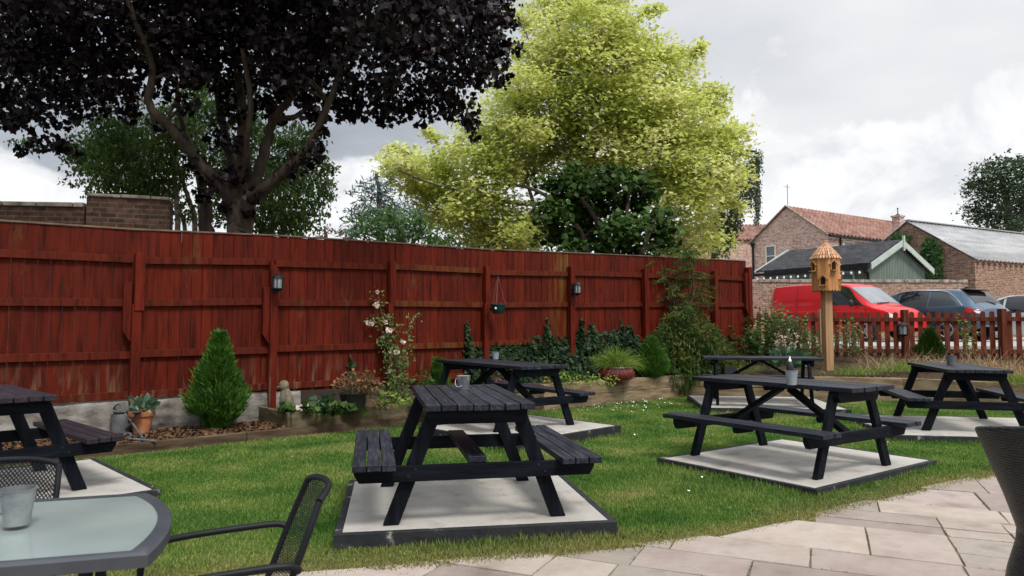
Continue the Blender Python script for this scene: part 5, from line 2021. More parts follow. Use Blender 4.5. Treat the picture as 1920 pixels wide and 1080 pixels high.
grass_clump(1640, 13.1, .85, 70, 'tall straw grass clump just right of the birdhouse post', L_straw, .22)
grass_clump(1600, 12.9, .35, 260, 'low green and straw tuft at the foot of the birdhouse post', L_lime, .22)
grass_clump(1690, 12.9, .42, 360, 'yellow green tuft left of the right hand table', L_lime, .26)
grass_clump(1672, 13.5, .85, 46, 'reddish tan arching grass before the lantern picket post', L_brown, .2, lean=.6)
grass_clump(1735, 13.2, .5, 120, 'low straw tuft below the small dark conifer', L_straw, .25)
grass_clump(1842, 12.2, .75, 120, 'pale straw grass behind the right hand table', L_straw, .2)
grass_clump(1888, 11.6, .7, 170, 'straw and green grass clump at the right end of the bed', L_straw, .22)
grass_clump(1905, 11.3, .5, 260, 'green grass tuft at the right end of the bed', L_lime, .2)
grass_clump(1868, 11.9, .85, 60, 'loose tan grass stalks before the right picket post', L_orange, .24)
grass_clump(1400, 13.6, .35, 220, 'low green tuft left of the flowering hosta', L_herb, .3)
pb_ = at_bed(1365, 13.1)
t = empty('plastic_crate', pb_, R(8), 'small black plastic crate on the bed behind the farthest table', 'crate')
MB().box((0, 0, .01), (.24, .16, .02)).build('crate_base', black_plastic, t)
for sx, sy, dx, dy in ((1, 0, .012, .16), (-1, 0, .012, .16), (0, 1, .216, .012), (0, -1, .216, .012)):
    MB().box((sx * .114, sy * .074, .10), (dx, dy, .158)).build('crate_side', black_plastic, t)

# ------------------------------------------------------------------ birdhouse on its post
bpz = .42
bp = atY(1553, 700, 13.75)
t = empty('birdhouse', (bp.x, bp.y, bpz), R(9), 'golden timber birdhouse with shingled roof on a tall square post', 'birdhouse')
MB().box((0, 0, .88), (.155, .155, 1.86)).build('post', larch_pale, t, bevel=.008)
zb_ = atY(1549, 547, 13.75).z - bpz
zt_ = atY(1549, 484, 13.75).z - bpz
za_ = atY(1549, 455, 13.75).z - bpz
rb_ = .262
NS = 8
hx = [(rb_ * math.cos(2 * math.pi * (k + .5) / NS), rb_ * math.sin(2 * math.pi * (k + .5) / NS)) for k in range(NS)]
mb = MB()
for k in range(NS):
    a, b = Vector((*hx[k], 0)), Vector((*hx[(k + 1) % NS], 0))
    for j in range(3):
        p0, p1 = a.lerp(b, j / 3 + .005), a.lerp(b, (j + 1) / 3 - .005)
        nn = Vector(((a + b).x, (a + b).y, 0)).normalized() * .018
        m = 6
        low = []
        # scalloped lower ends
        for i in range(m + 1):
            f = i / m
            low.append((f, zb_ + .035 * (1 - math.sin(math.pi * f))))
        poly = [(f * (p1 - p0).length, z) for f, z in low] + [((p1 - p0).length, zt_), (0, zt_)]
        mb.prism(poly, p0 - nn * .5, (p1 - p0).normalized(), Vector((0, 0, 1)), .018)
mb.build('walls', larch, t)
MB().lathe([(.001, zb_ + .06), (rb_ * .93, zb_ + .06), (rb_ * .93, zb_ + .085), (.001, zb_ + .085)], NS).build('floor', larch, t)
# roof: rows of round-ended shingles on an eight-sided cone
mb = MB()
Hr = za_ - zt_
rows_ = 5
for r_ in range(rows_):
    f0, f1 = r_ / rows_, (r_ + 1.35) / rows_
    for k in range(NS):
        a0 = 2 * math.pi * (k + .5) / NS
        a1 = 2 * math.pi * (k + 1.5) / NS
        cnt = max(1, 4 - (r_ * 3) // 4)
        for j in range(cnt):
            t0, t1 = j / cnt, (j + 1) / cnt

            def rp(f, tt, lift):
                rr2 = (.272 * (1 - min(f, 1) ** 1.25) + .028)
                A = Vector((math.cos(a0), math.sin(a0), 0)) * rr2
                Bv = Vector((math.cos(a1), math.sin(a1), 0)) * rr2
                p = A.lerp(Bv, tt)
                p.z = zt_ - .045 + (Hr + .02) * min(f, 1) + lift
                return p
            g = .03
            pts = [rp(f1, t0 + g, .004), rp(f1, t1 - g, .004)]
            low = []
            for i in range(7):
                tt = t1 - g + (t0 - t1 + 2 * g) * i / 6
                dip = math.sin(math.pi * i / 6)
                low.append(rp(f0 + .05 * (1 - dip), tt, .016))
            poly = pts[:1] + pts[1:] + low
            up_ = Vector((0, 0, .012))
            n_ = len(poly)
            mb.add([p for p in poly] + [p + up_ for p in poly], [tuple(range(n_ - 1, -1, -1)), tuple(range(n_, 2 * n_))] + [(i, (i + 1) % n_, n_ + (i + 1) % n_, n_ + i) for i in range(n_)])
rf = mb.build('roof', shingle, t)
MB().lathe([(.052, za_ - .04), (.045, za_ - .01), (.02, za_ + .01), (.026, za_ + .03), (.001, za_ + .045)], 12).build('finial', larch, rf, smooth=50)
# arched entrances with gable hoods and perches
for k, (zf, da) in enumerate(((.66, 0), (.20, -1), (.20, 1), (.66, -2), (.66, 2), (.20, 3))):
    a_ = -math.pi / 2 + R(36) * .25 + da * math.pi / 4 * 1.0
    a_ = math.pi * 2 * round((a_ * NS / (2 * math.pi))) / NS
    d_ = Vector((math.cos(a_), math.sin(a_), 0))
    s_ = Vector((-math.sin(a_), math.cos(a_), 0))
    c_ = d_ * (rb_ * math.cos(math.pi / NS) + .004) + Vector((0, 0, zb_ + .07 + (zt_ - zb_) * zf * .95))
    arch = [(-.042, -.065), (.042, -.065), (.042, .025), (.030, .058), (0, .085), (-.030, .058), (-.042, .025)]
    e_ = MB().prism(arch, c_, s_, Vector((0, 0, 1)), .010).build('entrance', hole_m, t)
    big = [(-.066, -.085), (.066, -.085), (.066, .040), (0, .115), (-.066, .040)]
    mb = MB()
    mb.beam(c_ + s_ * .085 + Vector((0, 0, .03)) + d_ * .014, c_ + Vector((0, 0, .125)) + d_ * .014, .04, .016, up=s_)
    mb.beam(c_ - s_ * .085 + Vector((0, 0, .03)) + d_ * .014, c_ + Vector((0, 0, .125)) + d_ * .014, .04, .016, up=s_)
    mb.beam(c_ + s_ * .054 + Vector((0, 0, -.085)) + d_ * .008, c_ + s_ * .054 + Vector((0, 0, .06)) + d_ * .008, .02, .016, up=s_)
    mb.beam(c_ - s_ * .054 + Vector((0, 0, -.085)) + d_ * .008, c_ - s_ * .054 + Vector((0, 0, .06)) + d_ * .008, .02, .016, up=s_)
    mb.build('hood', larch, e_)
    MB().box(c_ + d_ * .04 + Vector((0, 0, -.085)), (.10, .12, .014), rz=a_).build('perch', larch, e_)

# ------------------------------------------------------------------ picket fence
PFa, PFb, PFc = Vector((5.55, 15.55, 0)), Vector((8.0, 15.0, 0)), None
ptop = lambda px, py, Y: atY(px, py, Y)
PK = [(1395, 583, 15.5), (1538, 581, 15.1), (1694, 581, 14.7), (1876, 579, 14.15), (2070, 580, 13.6)]
pk = [ptop(*q) for q in PK]
PO = Vector((pk[1].x, pk[1].y, 0))
t = empty('picket_fence', PO, 0, 'brown red picket fence with round topped pickets before the parked cars', 'fence')
for i, p in enumerate(pk[1:4]):
    q = Vector((p.x, p.y, 0)) - PO
    MB().beam(q + Vector((0, -.03, .45)), q + Vector((0, -.03, p.z - .0)), .135, .11, up=(1, 0, 0)).build('post', larch_pale if i == 0 else picket_wood, t, bevel=.008)
for a, b in zip(pk[:-1], pk[1:]):
    d_ = Vector((b.x - a.x, b.y - a.y, 0))
    L_ = d_.length
    d_.normalize()
    nn = Vector((d_.y, -d_.x, 0))
    for dz in (-.205, -.86):
        p0 = Vector((a.x, a.y, a.z + dz)) - PO - nn * .014 * -1
        p1 = Vector((b.x, b.y, b.z + dz)) - PO + nn * .014
        MB().beam(p0 + d_ * .07, p1 - d_ * .07, .04, .085).build('rail', picket_wood, t, bevel=.004)
    m = int((L_ - .14) / .152)
    for k in range(m):
        f = (.07 + (k + .5) * (L_ - .14) / m) / L_
        c_ = a.lerp(b, f)
        if f * L_ < .0:
            continue
        w = .046
        top = c_.z - .045 + random.uniform(-.008, .008)
        low = c_.z - 1.02 + random.uniform(-.01, .01)
        arc = [(w * math.cos(q), top - w + w * 1.0 * math.sin(q)) for q in [math.pi * j / 10 for j in range(11)]]
        poly = [(-w, low), (w, low)] + arc
        lean = random.uniform(-.012, .012)
        pk_ = MB().prism(poly, Vector((c_.x, c_.y, 0)) - PO - nn * .022, (d_ + Vector((0, 0, lean))).normalized(), Vector((0, 0, 1)), .02)
        pk_.build('picket', picket_wood, t)
p = pk[2]
nn = Vector((0, -1, 0))
q = atY(1686, 619, p.y - .1)
lantern((q.x, p.y - .10, q.z), nn, .40, 'black lantern on the middle post of the picket fence')


# ------------------------------------------------------------------ parked cars
def car(name, loc, rz, label, ST, paint, wins, screen, rear, wheels, wr, lights, extras=None, cat='car'):
    """ST: stations (x, half width, sill z, belt z, roof z, roof half width), rear to front, x forward"""
    t = empty(name, loc, rz, label, cat)
    S = np.array(ST, float)
    xs = np.linspace(S[0, 0], S[-1, 0], 120)
    cols_ = [np.interp(xs, S[:, 0], S[:, k]) for k in range(1, 6)]
    for _ in range(3):
        cols_ = [np.concatenate([c[:1], (c[:-2] + 2 * c[1:-1] + c[2:]) / 4, c[-1:]]) for c in cols_]

    def sec(x, v, off=0.0):
        W, zs, zb, zr, rr_ = [float(np.interp(x, xs, c)) for c in cols_]

        def raw(v):
            if v < .45:
                s_ = v / .45
                return (W * (1 - .09 * (1 - s_) ** 2 - .03 * max(0, s_ - .8) / .2), zs + (zb - zs) * s_)
            if v < .8:
                s_ = (v - .45) / .35
                return (W * .97 + (rr_ - W * .97) * s_ + .025 * math.sin(math.pi * s_), zb + (zr - .055 - zb) * s_)
            s_ = (v - .8) / .2
            return (rr_ * math.cos(s_ * math.pi / 2), zr - .055 + .055 * math.sin(s_ * math.pi / 2))
        y, z = raw(v)
        if off:
            y2, z2 = raw(min(1, v + .01))
            y1, z1 = raw(max(0, v - .01))
            ny, nz_ = (z2 - z1), -(y2 - y1)
            l = math.hypot(ny, nz_) or 1
            y, z = y + ny / l * off, z + nz_ / l * off
        return y, z
    vs_ = [k / 30 for k in range(31)]
    rows = []
    for x in xs:
        half = [(x,) + sec(x, v) for v in vs_]
        rows.append(half + [(a, -b, c) for a, b, c in reversed(half[:-1])])
    mb = MB().grid(rows)
    n_ = len(rows[0])
    mb.f.append(tuple(range(n_)))
    mb.f.append(tuple((119 * n_) + k for k in range(n_ - 1, -1, -1)))
    mb.build('body', paint, t, smooth=38)

    def patch(nm, fx, v0, v1, mat, sides=(1, -1), off=.006, nu=10, nv=6, par=t):
        for s_ in sides:
            rows = []
            for i in range(nv + 1):
                v = v0 + (v1 - v0) * i / nv
                xa, xb = fx(i / nv)
                row = []
                for j in range(nu + 1):
                    x = xa + (xb - xa) * j / nu
                    y, z = sec(x, v, off)
                    row.append((x, y * s_, z))
                rows.append(row if s_ < 0 else list(reversed(row)))
            MB().grid(rows).build(nm, mat, par, smooth=60)
    for nm, a, b, c, d, v0, v1, mat in wins:
        patch(nm, lambda f, a=a, b=b, c=c, d=d: (a + (c - a) * f, b + (d - b) * f), v0, v1, mat)
    # screens: strips across the car on the top surface
    for nm, x0, x1, mat in ((screen[0], screen[1], screen[2], screen_glass), (rear[0], rear[1], rear[2], car_glass)) if rear else ((screen[0], screen[1], screen[2], screen_glass),):
        rows = []
        for i in range(9):
            x = x0 + (x1 - x0) * i / 8
            row = []
            for j in range(25):
                f = -1 + 2 * j / 24
                v = 1 - abs(f) * .205
                y, z = sec(x, v, .006)
                row.append((x, y * (1 if f > 0 else -1), z + .002))
            rows.append(row)
        MB().grid(rows).build(nm, mat, t, smooth=60)
    for x, hw in wheels:
        for s_ in (-1, 1):
            w_ = MB()
            for_t = [(wr * .62, -.10), (wr * .92, -.105), (wr, -.07), (wr, .07), (wr * .92, .105), (wr * .62, .10)]
            n2 = 28
            vs2, fs2 = [], []
            for r_, y_ in for_t:
                for k in range(n2):
                    q = 2 * math.pi * k / n2
                    vs2.append((r_ * math.cos(q), y_, r_ * math.sin(q)))
            for i in range(len(for_t) - 1):
                for k in range(n2):
                    fs2.append((i * n2 + k, i * n2 + (k + 1) % n2, (i + 1) * n2 + (k + 1) % n2, (i + 1) * n2 + k))
            wo = w_.add(vs2, fs2).build('wheel', rubber, t, smooth=40)
            wo.location = (x, s_ * (hw - .08), wr)
            rm = MB()
            for k in range(5):
                q = 2 * math.pi * k / 5
                rm.beam((0, s_ * .085, 0), (math.cos(q) * wr * .62, s_ * .085, math.sin(q) * wr * .62), .05, .03, up=(0, 1, 0))
            rm.tube([(math.cos(q) * wr * .62, s_ * .09, math.sin(q) * wr * .62) for q in [2 * math.pi * k / 24 for k in range(25)]], .018, 6)
            rm.build('rim', galv, wo)
    for nm, fx0, fx1, v0, v1, mat in lights:
        patch(nm, lambda f: (fx0, fx1), v0, v1, mat, off=.012)
    if extras:
        extras(t, sec)
    return t


VAN = [(-2.22, .80, .42, .98, 1.62, .66), (-2.16, .88, .34, 1.04, 1.77, .73), (-2.0, .915, .30, 1.08, 1.845, .77), (-1.0, .925, .3, 1.09, 1.87, .78), (.2, .925, .3, 1.09, 1.85, .77), (.62, .92, .3, 1.09, 1.80, .73),
       (.80, .92, .3, 1.09, 1.73, .71), (1.52, .91, .3, 1.06, 1.17, .72), (1.62, .905, .3, 1.0, 1.12, .72), (2.0, .87, .3, .90, 1.03, .68), (2.2, .80, .34, .78, .92, .6), (2.3, .70, .42, .62, .74, .5)]


def seams(t, sec, xs_, v0, v1):
    for x in xs_:
        for s_ in (-1, 1):
            rows = []
            for i in range(15):
                v = v0 + (v1 - v0) * i / 14
                row = []
                for dx in (-.007, .007):
                    y, z = sec(x + dx, v, .003)
                    row.append((x + dx, y * s_, z))
                rows.append(row if s_ < 0 else list(reversed(row)))
            MB().grid(rows).build('door_seam', black_plastic, t)


def van_extras(t, sec):
    seams(t, sec, (.08, 1.40, -1.06), .10, .44)
    seams(t, sec, (-1.06, .08), .45, .78)
    for s_ in (-1, 1):
        mb = MB()
        rows = []
        for i in range(9):
            ph = math.pi * i / 8
            rows.append([(1.02 + .10 * math.sin(ph) * math.cos(q) * .7, s_ * (1.03 + .09 * math.sin(ph) * math.sin(q)), 1.17 + .115 * math.cos(ph)) for q in [2 * math.pi * k / 14 for k in range(15)]])
        mb.grid(rows)
        mb.build('mirror', black_plastic, t, smooth=60)
        MB().box((.3, s_ * .935, .98), (.16, .025, .03)).build('handle', black_plastic, t, bevel=.006)
        # recessed pressing of the windowless side panel and the sliding door seam
        MB().box((-.62, s_ * .931, .70), (1.9, .02, .05)).build('rubbing_strip', black_plastic, t, bevel=.008)
    MB().tube([(.45, 0, 1.85), (.36, 0, 1.99)], .006, 6).build('aerial', black_plastic, t)
    MB().beam((1.56, -.55, 1.165), (1.50, .1, 1.20), .03, .02).build('wiper', black_plastic, t)


car('red_van', (10.72, 22.8, CPZ), R(-61), 'bright red panel van parked behind the picket fence and birdhouse', VAN, van_red,
    [('front_window', .10, 1.42, .16, .80, .47, .775, car_glass)], ('windscreen', .84, 1.50), ('rear_window', -2.19, -2.205), [(-1.35, .92), (1.42, .92)], .33,
    [('headlight', 2.02, 2.26, .36, .46, lamp_white), ('tail_light', -2.215, -2.12, .28, .62, lamp_red)], van_extras, 'van')

SUV = [(-2.30, .76, .45, .92, 1.00, .60), (-2.24, .86, .40, .96, 1.06, .64), (-2.12, .915, .34, 1.0, 1.16, .66), (-1.95, .93, .32, 1.05, 1.36, .63), (-1.72, .935, .3, 1.06, 1.56, .61), (-1.5, .94, .3, 1.05, 1.62, .62), (-.6, .94, .3, 1.02, 1.68, .64),
       (.2, .94, .3, .99, 1.65, .64), (.55, .94, .3, .98, 1.57, .63), (1.35, .93, .3, .97, 1.08, .68), (2.0, .9, .3, .86, .97, .7), (2.25, .78, .4, .65, .78, .55), (2.32, .70, .45, .55, .66, .5)]


def suv_extras(t, sec):
    seams(t, sec, (.24, 1.22, -.76), .10, .44)
    MB().prism([(-1.60, .0), (-1.90, -.035), (-1.91, -.055), (-1.60, -.05)], (0, 0, 1.625), (1, 0, 0), (0, 0, 1), 1.12).build('spoiler', black_plastic, t, bevel=.01)
    for s_ in (-1, 1):
        pts = [(-1.84, .47), (-1.62, .62), (-1.25, .765), (-.6, .785), (.2, .785), (.75, .70), (1.18, .50)]
        MB().tube(smooth_path([(x, s_ * (sec(x, v, .012)[0]), sec(x, v, .012)[1]) for x, v in pts], 5), .016, 6).build('window_trim', chrome, t, smooth=60)
        mb = MB()
        rows = []
        for i in range(9):
            ph = math.pi * i / 8
            rows.append([(.98 + .09 * math.sin(ph) * math.cos(q), s_ * (1.03 + .10 * math.sin(ph) * math.sin(q)), 1.06 + .08 * math.cos(ph)) for q in [2 * math.pi * k / 14 for k in range(15)]])
        mb.grid(rows).build('mirror', black_plastic, t, smooth=60)
        for x in (.1, -.95):
            MB().box((x, s_ * .94, .92), (.18, .03, .03)).build('handle', paint_of(t), t, bevel=.006)
    MB().prism([(-1.35, 0), (-1.52, .0), (-1.50, .045), (-1.44, .05)], (0, 0, 1.645), (1, 0, 0), (0, 0, 1), .03).build('roof_fin', black_plastic, t)
    MB().beam((-2.16, -.25, 1.14), (-2.07, .1, 1.22), .03, .02).build('rear_wiper', black_plastic, t)
    MB().box((-2.30, 0, .62), (.06, 1.5, .22)).build('bumper', black_plastic, t, bevel=.02)


def paint_of(t):
    return next(c for c in t.children if c.name.startswith('body')).data.materials[0]


SUVW = [('front_window', .28, 1.14, .30, .55, .47, .775, car_glass), ('rear_side_window', -.72, .20, -.72, .22, .47, .775, car_glass), ('quarter_window', -1.68, -.78, -1.25, -.78, .49, .765, car_glass)]
SUVL = [('tail_light', -2.29, -1.93, .355, .435, lamp_red), ('reversing_lamp', -2.295, -2.17, .37, .425, lamp_white), ('headlight', 1.95, 2.26, .36, .44, lamp_white)]
car('blue_car', (13.5, 23.2, CPZ), R(117), 'dark blue estate car parked beyond the red van, tail towards the garden', SUV, car_blue, SUVW, ('windscreen', .60, 1.32), ('rear_window', -2.10, -1.74), [(-1.35, .93), (1.4, .93)], .35, SUVL, suv_extras)
car('silver_car', (17.45, 23.9, CPZ - .12), R(116), 'silver grey car partly seen at the right edge behind the pickets', SUV, car_silver, SUVW, ('windscreen', .60, 1.32), ('rear_window', -2.10, -1.74), [(-1.35, .93), (1.4, .93)], .35, SUVL, suv_extras)

# ------------------------------------------------------------------ brick walls
def brick_wall(name, a, b, z0, z1, th, mat, label, cap=None, capmat=coping_m, cat='brick wall'):
    a, b = Vector((*a, 0)), Vector((*b, 0))
    d = b - a
    t = empty(name, a, math.atan2(d.y, d.x), label, cat)
    L_ = d.length
    MB().box((L_ / 2, 0, (z0 + z1) / 2), (L_, th, z1 - z0)).build('wall', mat, t)
    if cap:
        x = 0
        mb = MB()
        while x < L_ - .05:
            l = min(L_ - x, random.uniform(.35, .6))
            mb.box((x + l / 2, random.uniform(-.01, .01), z1 + cap / 2 + .003), (l - .012, th + .07, cap * random.uniform(.85, 1.1)), M=Matrix.Rotation(random.uniform(-.012, .012), 3, 'Y'))
            x += l
        mb.build('coping', capmat, t, bevel=.012)
    return t


z_ = atY(1410, 530, 26.0).z
brick_wall('car_park_wall', (8.0, 25.9), (16.9, 26.2), CPZ - .1, z_, .24, garden_brick, 'old brick wall with stone coping behind the red van', .11)
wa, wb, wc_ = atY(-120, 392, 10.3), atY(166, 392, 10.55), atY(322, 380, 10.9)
brick_wall('old_brick_wall', (wa.x, wa.y), (wb.x, wb.y), 0, wb.z, .25, old_brick_shaded, 'lower old brick wall with coping above the red fence at far left', .07)
brick_wall('brick_pier', (wb.x + .015, wb.y), (wc_.x, wc_.y), 0, wc_.z, .36, old_brick_shaded, 'taller brick wall end beside the dark maple trunk', .05)


# ------------------------------------------------------------------ buildings
def roof_sheet(P00, P10, P01, P11, pitch, amp, rows, step=.02, th=.04):
    """corrugated slope: P00-P10 eave, P01-P11 ridge; corrugations run up the slope"""
    P00, P10, P01, P11 = [Vector(p) for p in (P00, P10, P01, P11)]
    L_ = (P10 - P00).length
    nn = (P10 - P00).cross(P01 - P00).normalized()
    if nn.z < 0:
        nn = -nn
    m = int(L_ / pitch) * 6
    out = []
    for r_ in range(rows):
        for e in (0, 1):
            f = (r_ + (e if e == 0 else .999)) / rows
            lift = step * (1 - e)
            A, B_ = P00.lerp(P01, f), P10.lerp(P11, f)
            out.append([A.lerp(B_, j / m) + nn * (lift + amp * math.sin(2 * math.pi * j / 6)) for j in range(m + 1)])
    mb = MB().grid(out)
    return mb


def gable_house(name, origin, rz, hw, length, z0, ze, zr, wall_mat, roof_mat, label, cat, over=.12, pitch=.24, amp=.035, rows=14, flat=False, xw=0.0):
    """local: x along the ridge (0 = near gable), y across"""
    t = empty(name, (origin[0], origin[1], 0), rz, label, cat)
    prof = [(-hw, z0), (hw, z0), (hw, ze), (0, zr), (-hw, ze)]
    mb = MB()
    n_ = 5
    mb.add([(0, a, b) for a, b in prof] + [(length, a, b) for a, b in prof], [tuple(range(n_)), tuple(range(2 * n_ - 1, n_ - 1, -1))] + [(i, n_ + i, n_ + (i + 1) % n_, (i + 1) % n_) for i in (0, 1, 4)])
    mb.build('walls', wall_mat, t)
    k = (zr - ze) / hw
    for s_ in (-1, 1):
        e0 = (-over, s_ * (hw + over * 1.2), ze - over * 1.2 * k + .06)
        e1 = (length + over, s_ * (hw + over * 1.2), ze - over * 1.2 * k + .06)
        r0, r1 = (-over, 0, zr + .06), (length + over, 0, zr + .06)
        if flat:
            q = [Vector(p) for p in (e0, e1, r1, r0)]
            up = Vector((0, 0, .05))
            MB().hexa(q, [p + up for p in q]).build('roof', roof_mat, t)
        else:
            o_ = roof_sheet(e0, e1, r0, r1, pitch, amp, rows).build('roof', roof_mat, t, smooth=60)
            sm = o_.modifiers.new('thick', 'SOLIDIFY')
            sm.thickness = .03
    return t


def window(par, face, c, w, h, label=None, mat=cream, bars=1):
    """c = centre in the house's local frame; face = outward direction 'x-', 'y-' ..."""
    ax = {'x-': (Vector((0, -1, 0)), Vector((-1, 0, 0))), 'x+': (Vector((0, 1, 0)), Vector((1, 0, 0))), 'y-': (Vector((1, 0, 0)), Vector((0, -1, 0))), 'y+': (Vector((-1, 0, 0)), Vector((0, 1, 0)))}[face]
    s_, o_ = ax
    c = Vector(c)
    mb = MB()
    f = .08
    for dy in (-1, 1):
        mb.beam(c + Vector((0, 0, dy * (h / 2 - f / 2))) - s_ * (w / 2), c + Vector((0, 0, dy * (h / 2 - f / 2))) + s_ * (w / 2), .10, f)
        mb.beam(c + s_ * dy * (w / 2 - f / 2) - Vector((0, 0, h / 2 - f - .002)), c + s_ * dy * (w / 2 - f / 2) + Vector((0, 0, h / 2 - f - .002)), f, .10, up=o_)
    mb.beam(c - s_ * (w / 2 - f - .002), c + s_ * (w / 2 - f - .002), .08, .05)
    wo = mb.build('window', mat, par)
    MB().beam(c - s_ * (w / 2 - f) - o_ * .01, c + s_ * (w / 2 - f) - o_ * .01, .03, h - 2 * f).build('pane', window_glass, wo)
    MB().beam(c - s_ * (w / 2 + .08) + o_ * .04 - Vector((0, 0, h / 2 + .04)), c + s_ * (w / 2 + .08) + o_ * .04 - Vector((0, 0, h / 2 + .04)), .16, .07).build('sill', mat, wo)
    return wo


# brick cottage with a clay roof: gable towards the garden, ridge running off to the right
ha = math.atan2(5.2, 8.2)
hp = atY(1475, 389, 40)
HZR = hp.z
HZE = HZR - 1.78
house = gable_house('brick_house', (hp.x, hp.y), ha, 2.5, 12.0, CPZ - .1, HZE, HZR, house_brick, pantile, 'brick cottage with orange clay tile roof and cream sash window', 'house', over=.10, pitch=.34, amp=.055, rows=13)
# sash window on the gable, found where the photograph shows it
gd = Vector((-math.sin(ha), math.cos(ha), 0))


def on_plane(px, py, o, nrm):
    r = ray(px, py)
    C = Vector((0, 0, CZ))
    return C + r * ((Vector(o) - C).dot(Vector(nrm)) / r.dot(Vector(nrm)))


hinv = (Matrix.Translation((hp.x, hp.y, 0)) @ Matrix.Rotation(ha, 4, 'Z')).inverted()
gn = Vector((-math.cos(ha), -math.sin(ha), 0))
q = hinv @ on_plane(1445.5, 480, hp, gn)
window(house, 'x-', (q.x - .0, q.y, q.z), .72, 1.25)
sn = Vector((math.sin(ha), -math.cos(ha), 0))
so2 = Vector((hp.x, hp.y, 0)) + sn * 2.5
q = hinv @ on_plane(1590, 462, so2, sn)
window(house, 'y-', (q.x, q.y, q.z - .15), 1.0, .9)
MB().tube([(-.06, 2.35, CPZ), (-.06, 2.35, HZE - .1)], .06, 8).lathe([(.06, 0), (.14, .25), (.15, .3), (.001, .3)], 10, (-.08, 2.35, HZE - .35)).build('drainpipe', dark_metal, house, smooth=50)
MB().tube([(1.1, -2.56, CPZ), (1.1, -2.56, HZE - .05)], .05, 8).build('drainpipe', dark_metal, house, smooth=50)
MB().beam((0.0, -2.66, HZE - .14), (12, -2.66, HZE - .14), .12, .10).build('gutter', dark_metal, house)
MB().tube([(-.10, -2.62, HZE - .06), (-.10, 0, HZR + .10), (-.10, 2.62, HZE - .06)], .05, 6).build('verge', coping_m, house)
mb = MB().tube([(.1, 0, HZR), (.1, 0, HZR + 1.35)], .025, 6)
mb.beam((-.05, -.25, HZR + 1.12), (.2, .25, HZR + 1.28), .02, .02)
for k in range(4):
    mb.beam((-.12, -.14 + k * .1, HZR + 1.16 + k * .03), (.3, -.18 + k * .1, HZR + 1.16 + k * .03), .012, .012)
mb.build('tv_aerial', galv, house)
# lower wing to the left
wp = atY(1440, 423, 47)
wing = gable_house('house_wing', (wp.x + .2, wp.y), math.pi - .05, 2.6, 7.5, CPZ - .1, wp.z - 1.3, wp.z, house_brick, pantile, 'lower brick wing with clay tile roof left of the cottage gable', 'house', rows=12)

# slate roofed timber lodge with string lights
sa_ = math.atan2(4.7, -3.2)
sp_ = atY(1680, 455, 28)
LZR, LZE = sp_.z, sp_.z - .93
lodge = gable_house('timber_lodge', (sp_.x, sp_.y), sa_, 2.15, 4.6, CPZ - .1, LZE, LZR, sage, slate_m, 'sage green timber lodge with dark slate roof behind the brick wall', 'lodge', over=.22, flat=True)
kk = (LZR - LZE) / 2.15
for s_ in (-1, 1):
    mb = MB()
    m = 16
    for j in range(m):
        f0, f1 = j / m, (j + 1) / m
        a = Vector((-.27, s_ * 2.42 * f0, LZR + .09 - kk * 2.42 * f0))
        b = Vector((-.27, s_ * 2.42 * f1, LZR + .09 - kk * 2.42 * f1))
        md = (a + b) / 2
        mb.add([a, b, b - Vector((0, 0, .22)), md - Vector((0, 0, .27)), a - Vector((0, 0, .22))], [(0, 1, 2, 3, 4)])
        mb.add([a - Vector((.03, 0, 0)), b - Vector((.03, 0, 0)), b - Vector((.03, 0, .22)), md - Vector((.03, 0, .27)), a - Vector((.03, 0, .22))], [(4, 3, 2, 1, 0)])
        mb.add([a, b, b - Vector((.03, 0, 0)), a - Vector((.03, 0, 0))], [(0, 1, 2, 3)])
    mb.build('bargeboard', sage_pale, lodge)
mb = MB()
for k in range(36):
    y = -2.12 + k * 4.24 / 35
    top = LZR - kk * abs(y) - .02
    mb.box((-.012, y, (CPZ + top) / 2), (.02, .105, top - CPZ))
mb.build('weatherboards', sage, lodge)
MB().beam((-.30, 0, LZR + .25), (-.30, 0, LZR - .35), .10, .07, up=(1, 0, 0)).build('finial', sage_pale, lodge)
for s_ in (1,):
    ye = s_ * 2.46
    MB().beam((-.2, ye, LZE - .18), (4.85, ye, LZE - .18), .13, .12).build('gutter', dark_metal, lodge)
    MB().tube(smooth_path([(-.05, ye, LZE - .2), (-.05, ye - s_ * .02, LZE - .35), (-.05, ye - s_ * .25, LZE - .55), (-.05, ye - s_ * .25, CPZ)], 4), .05, 8).build('drainpipe', dark_metal, lodge, smooth=50)
    for x, w in ((.9, .8), (2.0, .8), (3.5, .9)):
        window(lodge, 'y+', (x, s_ * 2.16, LZE - .75), w, 1.0, mat=sage_pale)
MB().beam((4.86, 2.45, LZE - .07), (4.86, 0, LZR + .13), .06, .10).build('verge_trim', sage_pale, lodge)
lm = Matrix.Translation((sp_.x, sp_.y, 0)) @ Matrix.Rotation(sa_, 4, 'Z')
st_ = empty('string_lights', lm @ Vector((0, 2.55, LZE - .3)), sa_, 'row of white globe bulbs hung under the lodge eaves', 'string lights')
pts = []
for k in range(15):
    x = .1 + k * .325
    pts.append((x, 0, .04 * math.cos(k * math.pi)))
    MB().lathe([(.001, -.13), (.035, -.115), (.05, -.08), (.038, -.04), (.018, -.02), (.018, .0), (.001, .0)], 12, (x, 0, -.01)).build('bulb', bulb_m, st_, smooth=60)
MB().tube(pts, .01, 5).build('cable', black_plastic, st_)

